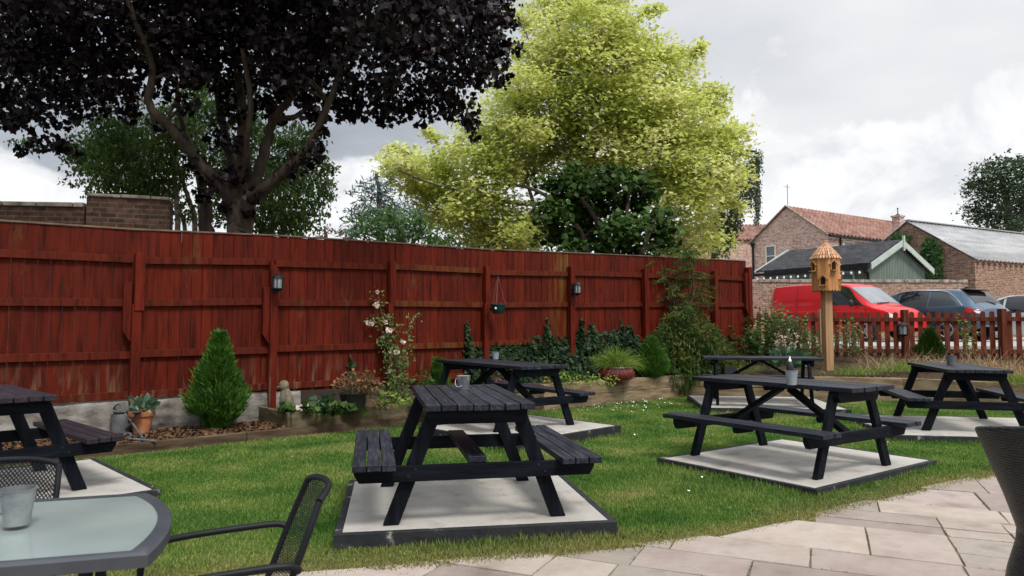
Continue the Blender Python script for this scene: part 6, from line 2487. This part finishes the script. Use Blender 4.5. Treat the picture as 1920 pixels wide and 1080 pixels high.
# stone barn with a corrugated roof, its gable to the left
ba = math.atan2(4.6, 8.7)
bp2 = atY(1702, 417, 32)
BZR, BZE = bp2.z, bp2.z - 1.95
barn = gable_house('brick_barn', (bp2.x, bp2.y), ba, 2.85, 17.0, CPZ - .1, BZE, BZR, barn_brick, tin_roof, 'old brick barn with rusty grey corrugated sheet roof at the right', 'barn', over=.08, pitch=.30, amp=.03, rows=2)
MB().beam((-.08, 0, BZR + .10), (17.1, 0, BZR + .10), .22, .05).build('ridge_cap', tin_roof, barn)
mb = MB()
for k in range(40):
    mb.box((.2 + k * .42, -2.90, BZE - .16), (.10, .12, .10))
mb.build('dentil_course', barn_brick, barn)
cs = atY(1684, 420, 38)
ch = empty('chimney_stub', (cs.x, cs.y, 0), ha, 'short brick chimney stub with clay pot and finial on the cottage ridge', 'chimney')
ctz = atY(1684, 405, 38).z
MB().box((0, 0, ctz - .75), (.46, .42, 1.4)).box((0, 0, ctz - .03), (.56, .50, .09)).build('stack', house_brick, ch)
MB().lathe([(.001, 0), (.14, 0), (.12, .06), (.03, .10), (.02, .36), (.05, .4), (.001, .45)], 10, (0, 0, ctz + .012)).build('cowl', dark_metal, ch, smooth=50)

# ivy on the barn gable
bm = Matrix.Translation((bp2.x, bp2.y, 0)) @ Matrix.Rotation(ba, 4, 'Z')
bn = Vector((-math.cos(ba), -math.sin(ba), 0))
C = []
for cx_, cy_, rx_, ry_, m_ in ((1745, 470, 8, 14, 520), (1738, 495, 10, 14, 620), (1750, 510, 14, 12, 700), (1735, 520, 16, 8, 500), (1758, 485, 6, 18, 380), (1745, 455, 5, 5, 120), (1690, 448, 12, 6, 200), (1700, 466, 5, 10, 120)):
    for k in range(m_):
        p = on_plane(cx_ + random.gauss(0, rx_ * .55), cy_ + random.gauss(0, ry_ * .55), bp2, bn)
        C.append(tuple(p + bn * random.uniform(.02, .22) - Vector((bp2.x, bp2.y, 0))))
t = empty('barn_ivy', (bp2.x, bp2.y, 0), 0, 'bright green creeper growing up the brick barn gable', 'ivy')
V, F = leaf_arrays(np.array(C), .16, HEART[0], HEART[1], normal=tuple(bn), spread=.5)
npmesh('foliage', V, F, L_mid, t)


# ------------------------------------------------------------------ trees
def tree(name, label, Y, base_px, limbs, blobs, leaf_mat, bark, tm, size, dens, group='trees', axis=None, normal=(0, 0, 1), spread=.8, shell=.35, depth=1.0, twigs=3, cat='tree', trunk=True, jit=.25,
         squash=.8, clump=0, clump_r=.2, extra=None, seed=1, twig_r=.012, limb_s=1.0):
    """limbs: lists of (px, py, radius px, depth offset m); blobs: (px, py, radius px[, depth offset m]) seen at distance Y"""
    rs = random.Random(seed)
    k = Y / FPX
    b0 = atY(base_px, 600, Y)
    O = Vector((b0.x, b0.y, 0))
    t_ = empty(name, O, 0, label, cat, group)
    mb = MB()
    nodes = []
    for lb in limbs:
        P = smooth_path([atY(x, y, Y + dy) - O for x, y, r, dy in lb], 6)
        rr_ = np.interp(np.linspace(0, 1, len(P)), np.linspace(0, 1, len(lb)), [q[2] * k * limb_s for q in lb])
        P = [p + Vector((rs.gauss(0, 1), rs.gauss(0, 1), rs.gauss(0, .4))) * float(rr_[i]) * .16 for i, p in enumerate(P)]
        mb.tube(P, [float(r) for r in rr_], 10)
        nodes += [(p, float(r)) for p, r in zip(P, rr_)]
    parts = []
    NP = np.array([tuple(p) for p, _ in nodes]) if nodes else None
    def near(bl):
        q = np.array(atY(bl[0], bl[1], Y) - O)
        return float(np.min(np.linalg.norm(NP - q, axis=1))) if NP is not None else 0
    for bl in sorted(blobs, key=near):
        x, y, r = bl[:3]
        dy = bl[3] if len(bl) > 3 else rs.uniform(-1, 1) * depth
        c = atY(x, y, Y + dy) - O
        R_ = r * k
        if NP is not None and twigs:
            ds = np.linalg.norm(NP - np.array(c), axis=1) + np.maximum(0, NP[:, 2] - c.z) * .8
            p0, r0 = nodes[int(np.argmin(ds))]
            newn = []
            for _ in range(twigs):
                e_ = c + Vector((rs.gauss(0, .45), rs.gauss(0, .45), rs.gauss(0, .35))) * R_
                md = p0.lerp(e_, .55) + Vector((rs.gauss(0, .16), rs.gauss(0, .16), .22)) * R_
                w0 = min(r0 * .55, twig_r * (1 + 2.2 * R_))
                tw = smooth_path([p0, md, e_], 3)
                mb.tube(tw, [w0 * (1 - .12 * j) for j in range(7)], 5)
                newn += [(q, w0 * .6) for q in tw[2:]]
            nodes += newn
            NP = np.array([tuple(p) for p, _ in nodes])
        n_ = max(12, int(dens * R_ * R_))
        if clump:
            m = max(3, n_ // clump)
            cc = in_sphere(m, c, (R_, R_, R_ * squash), shell)
            C = np.repeat(cc, clump, axis=0) + rng.normal(0, 1, (m * clump, 3)) * [clump_r, clump_r, clump_r * .45]
        else:
            C = in_sphere(n_, c, (R_, R_, R_ * squash), shell)
        kw = dict(axis=axis, spread=spread) if axis is not None else dict(normal=normal, spread=spread)
        parts.append(leaf_arrays(C, size, tm[0], tm[1], jitter=jit, **kw))
    if extra:
        parts += extra(mb, O, k)
    if trunk:
        mb.build('trunk', bark, t_, smooth=60)
    V, F = join_arrays(parts)
    npmesh('crown', V, F, leaf_mat, t_)
    return t_


# dark maple overhanging the fence
limbs = [
    [(452, 640, 30, 0), (452, 500, 27, 0), (450, 430, 26, 0), (443, 380, 20, 0), (402, 335, 13, -.2), (360, 290, 10, -.4), (318, 238, 9, -.7), (281, 196, 8, -.9), (286, 125, 7, -1.0), (262, 62, 6, -1.2), (236, -10, 5, -1.4)],
    [(452, 500, 25, .1), (450, 400, 24, .05), (452, 330, 15, .1), (455, 260, 12, .2), (452, 190, 10, .3), (440, 110, 8, .5), (420, 20, 6, .7)],
    [(455, 440, 22, .1), (458, 375, 17, .1), (480, 330, 13, .2), (500, 270, 12, .3), (512, 225, 10, .3), (545, 180, 8, .2), (580, 110, 7, 0), (602, -10, 5, -.3)],
    [(455, 440, 20, -.1), (468, 378, 15, -.2), (520, 335, 12, -.4), (572, 285, 10, -.6), (598, 235, 8, -.7), (622, 180, 7, -.8), (650, 100, 6, -1.0), (672, 10, 4, -1.3)],
    [(445, 380, 16, .3), (432, 300, 11, .6), (415, 220, 9, .8), (405, 130, 8, 1.0), (402, 30, 6, 1.2)],
    [(390, 600, 18, .5), (388, 450, 16, .5), (384, 380, 13, .5), (370, 310, 8, .7), (338, 220, 6, 1.0), (330, 150, 5, 1.2)],
    [(512, 225, 8, .3), (560, 215, 6, .6), (600, 170, 5, .9), (625, 120, 4, 1.2)],
    [(470, 345, 8, .2), (462, 270, 6, -.4), (470, 200, 6, -.6), (455, 90, 5, -.9)]]
blobs = []
for x in range(-180, 980, 105):
    for y, r, dd in ((-330, 150, 1.6), (-190, 140, 2.4), (-70, 125, 2.4)):
        xx = x + random.uniform(-35, 35)
        if (xx - 360) ** 2 / 560 ** 2 + (y + 60) ** 2 / 340 ** 2 < 1.05:
            blobs.append((xx, y + random.uniform(-30, 30), r, random.uniform(-dd, dd)))
blobs += [(-60, 40, 110), (50, 40, 110), (165, 40, 105), (300, 30, 110), (420, 10, 105), (540, 20, 105), (660, 25, 105), (770, 25, 105), (870, 30, 95), (905, 45, 48), (945, 85, 28), (935, 110, 24), (890, 0, 48), (955, 40, 20), (975, 90, 14), (930, -20, 30),
          (-30, 130, 90), (60, 130, 85), (150, 120, 85), (235, 120, 70), (330, 105, 60), (420, 90, 60), (520, 95, 60), (600, 95, 70), (690, 110, 80), (780, 115, 80), (855, 120, 70), (905, 120, 45), (940, 150, 22),
          (-15, 190, 62), (40, 205, 45), (95, 190, 60), (160, 180, 55), (215, 175, 50), (560, 165, 45), (640, 175, 48), (700, 185, 52), (755, 190, 50), (815, 190, 50), (860, 205, 42), (885, 232, 22), (890, 255, 12),
          (72, 262, 24), (115, 268, 24), (145, 285, 13), (40, 280, 14), (25, 225, 24), (240, 215, 24), (655, 215, 24), (720, 225, 18), (600, 215, 22), (790, 232, 13),
          (365, 305, 24, -.3), (400, 340, 22, -.2), (440, 330, 26, -.2), (450, 270, 24, 0), (410, 260, 26, .3), (435, 215, 30, .2), (562, 305, 26, -.5), (590, 285, 22, -.6), (535, 325, 20, -.4), (380, 365, 18, .2), (478, 365, 20, -.3), (600, 250, 18, -.7),
          (470, 150, 42), (505, 130, 40), (520, 175, 34), (480, 205, 26), (440, 160, 36), (425, 190, 24), (545, 150, 40), (580, 200, 26), (350, 140, 34), (300, 170, 26), (510, 60, 60), (560, 110, 55), (455, 40, 70), (380, 130, 45), (330, 60, 70), (610, 50, 70), (350, 190, 26), (520, 215, 22), (300, 230, 18), (330, 250, 14, -.5), (468, 395, 18, -.3), (500, 190, 22, .2), (420, 385, 16, -.2)]
tree('dark_maple', 'large dark purple leaved maple overhanging the red fence at left', 10.8, 450, limbs, blobs, L_dark, bark_maple, MAPLE, .080, 1350, axis=(0, -.15, -.75), spread=.5, shell=.0, depth=1.1, twigs=4, squash=.85, seed=3, limb_s=.86)

# golden variegated maple, middle of the view
limbs = [
    [(1088, 640, 22, 0), (1086, 480, 20, 0), (1088, 400, 18, 0), (1092, 330, 14, 0), (1112, 270, 9, -.2), (1150, 205, 7, -.4), (1185, 130, 5, -.6), (1200, 70, 3, -.7)],
    [(1088, 380, 14, 0), (1090, 320, 10, .1), (1080, 260, 8, .2), (1066, 190, 7, .3), (1050, 100, 5, .3), (1046, 30, 3, .3)],
    [(1086, 350, 11, 0), (1060, 290, 8, -.3), (1015, 240, 6, -.6), (960, 190, 4, -.9)],
    [(1086, 400, 8, 0), (1040, 385, 5, -.4), (960, 380, 4, -.8), (880, 362, 3, -1.0), (800, 340, 2, -1.0), (740, 316, 1.5, -1.0)],
    [(1092, 330, 11, 0), (1140, 295, 8, .2), (1210, 265, 6, .4), (1300, 235, 4, .6)],
    [(1090, 340, 10, 0), (1100, 280, 7, -.7), (1112, 220, 4, -.6), (1110, 140, 2.2, -.6), (1120, 60, 1.2, -.6)],
    [(1050, 385, 4, -.4), (1000, 355, 3, -.8), (940, 345, 2.5, -1.2), (890, 350, 2, -1.3)],
    [(1092, 360, 9, 0), (1150, 330, 6, -.6), (1230, 330, 5, -1.0), (1320, 330, 3, -1.2)]]
blobs = [(1085, 5, 52), (1128, 15, 50), (1040, 55, 52), (1100, 60, 75), (1160, 65, 52), (1215, 95, 46), (1010, 110, 55), (1060, 130, 80), (1140, 130, 85), (1215, 140, 70), (1255, 165, 36), (1285, 120, 30), (980, 160, 50), (960, 210, 62), (1030, 210, 75),
         (1110, 205, 80), (1190, 210, 85), (1260, 220, 70), (1310, 200, 30), (1335, 175, 16), (915, 240, 50), (900, 290, 55), (960, 290, 60), (850, 300, 42), (800, 315, 50), (755, 305, 36), (735, 300, 22), (835, 345, 55), (780, 345, 35), (880, 390, 48), (850, 405, 40), (920, 430, 38), (895, 440, 28),
         (1150, 285, 75), (1230, 290, 80), (1295, 270, 50), (1345, 250, 38), (1380, 250, 20), (1360, 290, 36), (1310, 330, 65), (1350, 335, 42), (1250, 350, 60), (1285, 385, 46), (1335, 380, 30), (1365, 330, 28), (1275, 430, 36), (1322, 420, 26), (1300, 465, 34), (1262, 470, 26), (1340, 450, 22),
         (930, 385, 36), (965, 415, 34), (905, 355, 40), (1000, 430, 34), (845, 380, 42), (805, 360, 40), (985, 320, 40), (880, 420, 36), (930, 455, 30), (830, 410, 24), (1010, 300, 44), (1060, 250, 50), (1120, 320, 44), (980, 250, 45), (1050, 290, 45), (990, 440, 40), (960, 455, 34), (1010, 395, 26), (1290, 490, 22), (870, 350, 30), (1200, 240, 60), (940, 330, 35), (1245, 200, 40), (1140, -25, 40), (1020, 10, 34), (975, 20, 14)]


def gold_extra(mb, O, k):
    # long arching sprays that break the outline
    parts = []
    for x0, y0, x1, y1 in ((1280, 180, 1345, 165), (1320, 260, 1400, 245), (1330, 300, 1395, 262), (1240, 110, 1288, 95), (1200, 30, 1240, 20), (780, 330, 722, 330), (770, 290, 728, 282), (820, 270, 800, 250), (1330, 340, 1392, 330), (1300, 110, 1318, 88), (1300, 200, 1366, 172), (1350, 380, 1396, 392), (1000, 60, 968, 40), (1330, 220, 1362, 205)):
        a, b = atY(x0, y0, 20 + random.uniform(-1, .5)) - O, atY(x1, y1, 20 + random.uniform(-1, .5)) - O
        P = smooth_path([a, a.lerp(b, .5) + Vector((0, 0, .12)), b], 6)
        mb.tube(P, [.02 - .0012 * i for i in range(len(P))], 5)
        C = np.array([tuple(p) for p in P for _ in range(14)]) + rng.normal(0, .11, (len(P) * 14, 3))
        parts.append(leaf_arrays(C, .15, ACER[0], ACER[1], normal=(0, -.3, 1), spread=.55))
    return parts


tree('golden_maple', 'tall golden variegated maple rising behind the middle of the fence', 20.0, 1088, limbs, blobs, L_gold, bark_gold, ACER, .128, 1950, normal=(0, -.35, 1), spread=.50, shell=.55, depth=1.6, twigs=4, clump=16, clump_r=.24, squash=.66, extra=gold_extra, seed=5, twig_r=.011)
tree('green_maple_shoots', 'dark green leafy shoots inside the golden maple crown', 20.3, 1000, [[(1000, 600, 5, 0), (1005, 420, 4, 0), (985, 330, 3, 0)]], [(975, 250, 24), (1000, 262, 16), (965, 325, 26), (990, 335, 20), (945, 345, 14), (1005, 352, 14), (1040, 330, 14)], L_goldgreen, bark_gold, ACER, .17, 420, normal=(0, -.3, 1), spread=.5, depth=.3, twigs=1, cat='shrub')
# dark evergreen in front of it
limbs = [[(1140, 640, 9, 0), (1135, 480, 8, 0), (1120, 420, 6, 0), (1090, 370, 4, -.1)], [(1150, 600, 8, .1), (1160, 470, 6, 0), (1175, 400, 4, 0), (1180, 350, 3, 0)], [(1170, 600, 7, 0), (1205, 470, 5, 0), (1230, 410, 3, 0)], [(1110, 600, 7, 0), (1100, 460, 5, .1), (1060, 400, 4, 0)]]
blobs = [(1060, 350, 34), (1105, 348, 28), (1150, 345, 28), (1045, 395, 26), (1090, 390, 38), (1140, 380, 36), (1190, 372, 32), (1212, 352, 16), (1052, 435, 26), (1110, 440, 36), (1170, 430, 38), (1218, 412, 28), (1240, 440, 18), (1075, 465, 20), (1190, 465, 30), (1235, 465, 18), (1140, 470, 20), (1185, 330, 16), (1030, 345, 14), (1080, 318, 11), (1125, 322, 10), (1022, 415, 14), (1248, 395, 12), (1262, 430, 10), (1210, 335, 10), (1020, 380, 10), (1055, 318, 9), (1150, 318, 9), (1256, 460, 12), (1024, 445, 12)]
tree('dark_evergreen', 'dark glossy green bushy tree in front of the golden maple', 17.0, 1140, limbs, blobs, L_holly, bark_dark, HEART, .13, 2300, normal=(0, -.5, .9), spread=.65, shell=.35, depth=.8, twigs=3, clump=5, clump_r=.14, seed=8)
# birches behind the dark maple
limbs = [[(338, 640, 5, 0), (334, 430, 5, 0), (330, 370, 4.5, 0), (322, 290, 4, 0), (300, 215, 3, 0)], [(370, 640, 5, .3), (366, 430, 5, .3), (352, 370, 4.5, .3), (338, 330, 4, .3), (330, 290, 3, .3)], [(376, 640, 5, .5), (376, 400, 4.5, .5), (372, 300, 4, .5), (362, 210, 3, .5)], [(388, 640, 5, .2), (384, 420, 5, .2), (384, 330, 4, .2), (380, 230, 3, .2)], [(352, 640, 4, .6), (345, 420, 4, .6), (318, 400, 3, .6), (280, 370, 2, .6), (266, 350, 2, .6)]]
blobs = [(205, 235, 40), (235, 255, 48), (180, 275, 46), (150, 290, 34), (215, 300, 56), (265, 290, 52), (190, 335, 36), (235, 345, 50), (285, 345, 48), (300, 250, 48), (330, 220, 40), (360, 180, 34), (320, 300, 44), (250, 385, 30), (205, 375, 18), (300, 395, 26), (395, 220, 40), (385, 300, 40), (120, 275, 16), (60, 272, 16), (35, 268, 12), (415, 340, 34), (140, 315, 12), (128, 340, 6), (410, 400, 30), (350, 395, 24), (370, 160, 20), (255, 190, 14), (415, 200, 36), (440, 170, 30), (470, 240, 34), (430, 290, 34), (480, 190, 26), (400, 150, 30), (270, 330, 40), (310, 350, 36), (225, 270, 44), (345, 255, 36)]
tree('silver_birch', 'slender multi stemmed birch with fine hanging leaves behind the brick wall', 14.5, 360, limbs, blobs, L_birch, bark_birch, OVAL, .092, 3300, axis=(0, 0, -.9), spread=.6, shell=.1, depth=.8, twigs=4, squash=1.0, clump=8, clump_r=.09, seed=11, twig_r=.007)
limbs = [[(530, 640, 5, 0), (530, 430, 5, 0), (535, 350, 4, 0), (545, 270, 3, 0)], [(505, 640, 5, .3), (510, 420, 4, .3), (505, 300, 3, .3)]]
blobs = [(545, 255, 36), (580, 265, 28), (520, 290, 40), (560, 310, 46), (600, 325, 28), (618, 315, 14), (530, 350, 46), (580, 360, 40), (615, 365, 18), (545, 400, 46), (590, 395, 24), (500, 380, 40), (510, 415, 36), (555, 425, 34), (500, 330, 34), (490, 260, 28), (480, 420, 26), (612, 345, 14), (470, 300, 24)]
tree('silver_birch', 'fine leaved birch to the right of the dark maple trunk', 14.8, 520, limbs, blobs, L_birch, bark_birch, OVAL, .092, 3300, axis=(0, 0, -.9), spread=.6, shell=.1, depth=.8, twigs=4, squash=1.0, clump=8, clump_r=.09, seed=12, twig_r=.007)
# blue cedar
limbs = [[(715, 640, 9, 0), (715, 450, 8, 0), (712, 380, 5, 0), (705, 322, 2, 0)]]
blobs = [(705, 335, 12), (690, 350, 18), (715, 365, 22), (680, 378, 20), (740, 385, 30), (665, 400, 20), (700, 400, 26), (650, 408, 10), (680, 430, 26), (730, 420, 34), (770, 395, 26), (655, 436, 14), (760, 430, 34), (800, 400, 26), (720, 345, 14), (662, 362, 8), (745, 350, 12)]
tree('blue_cedar', 'blue green cedar with feathery tiers beyond the fence', 34.0, 715, limbs, blobs, L_cedar, bark_dark, NEEDLE, .38, 420, axis=(.3, 0, -.25), spread=.8, shell=.0, depth=1.0, twigs=3, squash=.45, clump=7, clump_r=.22, seed=14)
# mid green trees low behind the fence
blobs = [(680, 430, 24), (720, 420, 32), (765, 425, 36), (810, 440, 30), (740, 450, 26), (700, 450, 20), (660, 445, 14), (790, 405, 22), (835, 452, 22), (690, 405, 14), (735, 395, 16)]
tree('ash_tree', 'mid green ash tree low above the fence before the blue cedar', 26.0, 760, [[(760, 640, 8, 0), (758, 460, 6, 0), (740, 420, 3, 0)], [(760, 480, 5, 0), (790, 430, 3, 0)]], blobs, L_mid, bark_dark, OVAL, .20, 520, axis=(0, 0, -.3), spread=.9, shell=.2, depth=1.0, twigs=3, clump=6, clump_r=.2, seed=15)
blobs = [(850, 440, 30), (880, 460, 26), (915, 450, 34), (960, 462, 26), (1000, 455, 30), (1035, 470, 22), (830, 462, 20), (945, 470, 20), (870, 470, 16)]
tree('hedge_tree', 'shaded green hedge tree below the golden maple branches', 24.0, 930, [[(930, 640, 7, 0), (930, 480, 5, 0), (925, 440, 3, 0)]], blobs, L_birch, bark_dark, OVAL, .17, 600, spread=.9, shell=.2, depth=.8, twigs=2, clump=6, clump_r=.2, seed=16)
tree('purple_plum', 'small purple leaved plum peeping over the fence', 22.0, 615, [[(615, 640, 5, 0), (612, 460, 4, 0), (608, 430, 2, 0)]], [(600, 436, 16), (620, 432, 16), (640, 440, 14), (590, 445, 12), (655, 448, 8), (612, 424, 8)], L_plum, bark_dark, OVAL, .10, 500, spread=.9, shell=.1, depth=.4, twigs=3, seed=17)


# weeping birch right of the golden maple: hanging strings of leaves
def weep(mb, O, k):
    parts = []
    Y = 25.0
    for x, y0, y1, m in ((1412, 292, 400, 5), (1418, 290, 416, 6), (1402, 300, 392, 4), (1394, 310, 400, 5), (1384, 320, 420, 5), (1374, 330, 440, 6), (1365, 350, 455, 6), (1355, 370, 470, 6), (1345, 390, 478, 6), (1385, 360, 440, 5), (1330, 400, 480, 5), (1424, 284, 330, 3), (1370, 410, 480, 6), (1350, 420, 482, 6), (1335, 440, 482, 5), (1360, 440, 482, 5)):
        for j in range(m):
            xx = x + random.gauss(0, 3.5)
            dy = random.uniform(-.5, .5)
            yb = y1 + random.uniform(-25, 4)
            a, b = atY(xx, y0 + random.uniform(-6, 10), Y + dy) - O, atY(xx + random.gauss(0, 3), yb, Y + dy) - O
            P = [a.lerp(b, i / 8) + Vector((random.gauss(0, .02), random.gauss(0, .02), 0)) for i in range(9)]
            mb.tube(P, .006, 4)
            n_ = int((a - b).length * 55)
            C = np.array([tuple(a.lerp(b, random.random())) for _ in range(n_)]) + rng.normal(0, .06, (n_, 3))
            parts.append(leaf_arrays(C, .10, OVAL[0], OVAL[1], axis=(0, 0, -1), spread=.45))
    return parts


tree('weeping_birch', 'dark weeping birch with hanging strands right of the golden maple', 25.0, 1345, [[(1345, 640, 9, 0), (1342, 470, 8, 0), (1350, 380, 6, 0), (1370, 310, 4, 0), (1395, 285, 3, 0), (1418, 284, 2, 0)], [(1345, 420, 5, 0), (1365, 350, 3, 0), (1385, 325, 2, 0)]],
     [(1340, 400, 20), (1345, 440, 22), (1335, 465, 18), (1365, 455, 14)], L_willow, bark_dark, OVAL, .10, 400, axis=(0, 0, -1), spread=.5, shell=0, depth=.4, twigs=2, extra=weep, seed=18)
# oak at the far right
blobs = [(1850, 330, 26), (1885, 318, 26), (1925, 312, 30), (1835, 360, 24), (1870, 355, 32), (1910, 350, 34), (1830, 392, 20), (1862, 392, 30), (1905, 395, 34), (1940, 370, 40), (1850, 420, 24), (1890, 425, 28), (1930, 425, 34), (1828, 412, 12), (1960, 330, 40), (1975, 400, 50), (1848, 312, 12), (1880, 300, 12), (1822, 345, 10)]
tree('oak_tree', 'round dark green oak at the right beyond the barn roof', 52.0, 1900, [[(1900, 640, 10, 0), (1900, 470, 9, 0), (1890, 400, 6, 0), (1880, 340, 3, 0)], [(1900, 440, 6, 0), (1930, 380, 4, 0)]], blobs, L_oak, bark_dark, OVAL, .27, 430, spread=.9, shell=.4, depth=2.0, twigs=2, clump=7, clump_r=.35, seed=19)
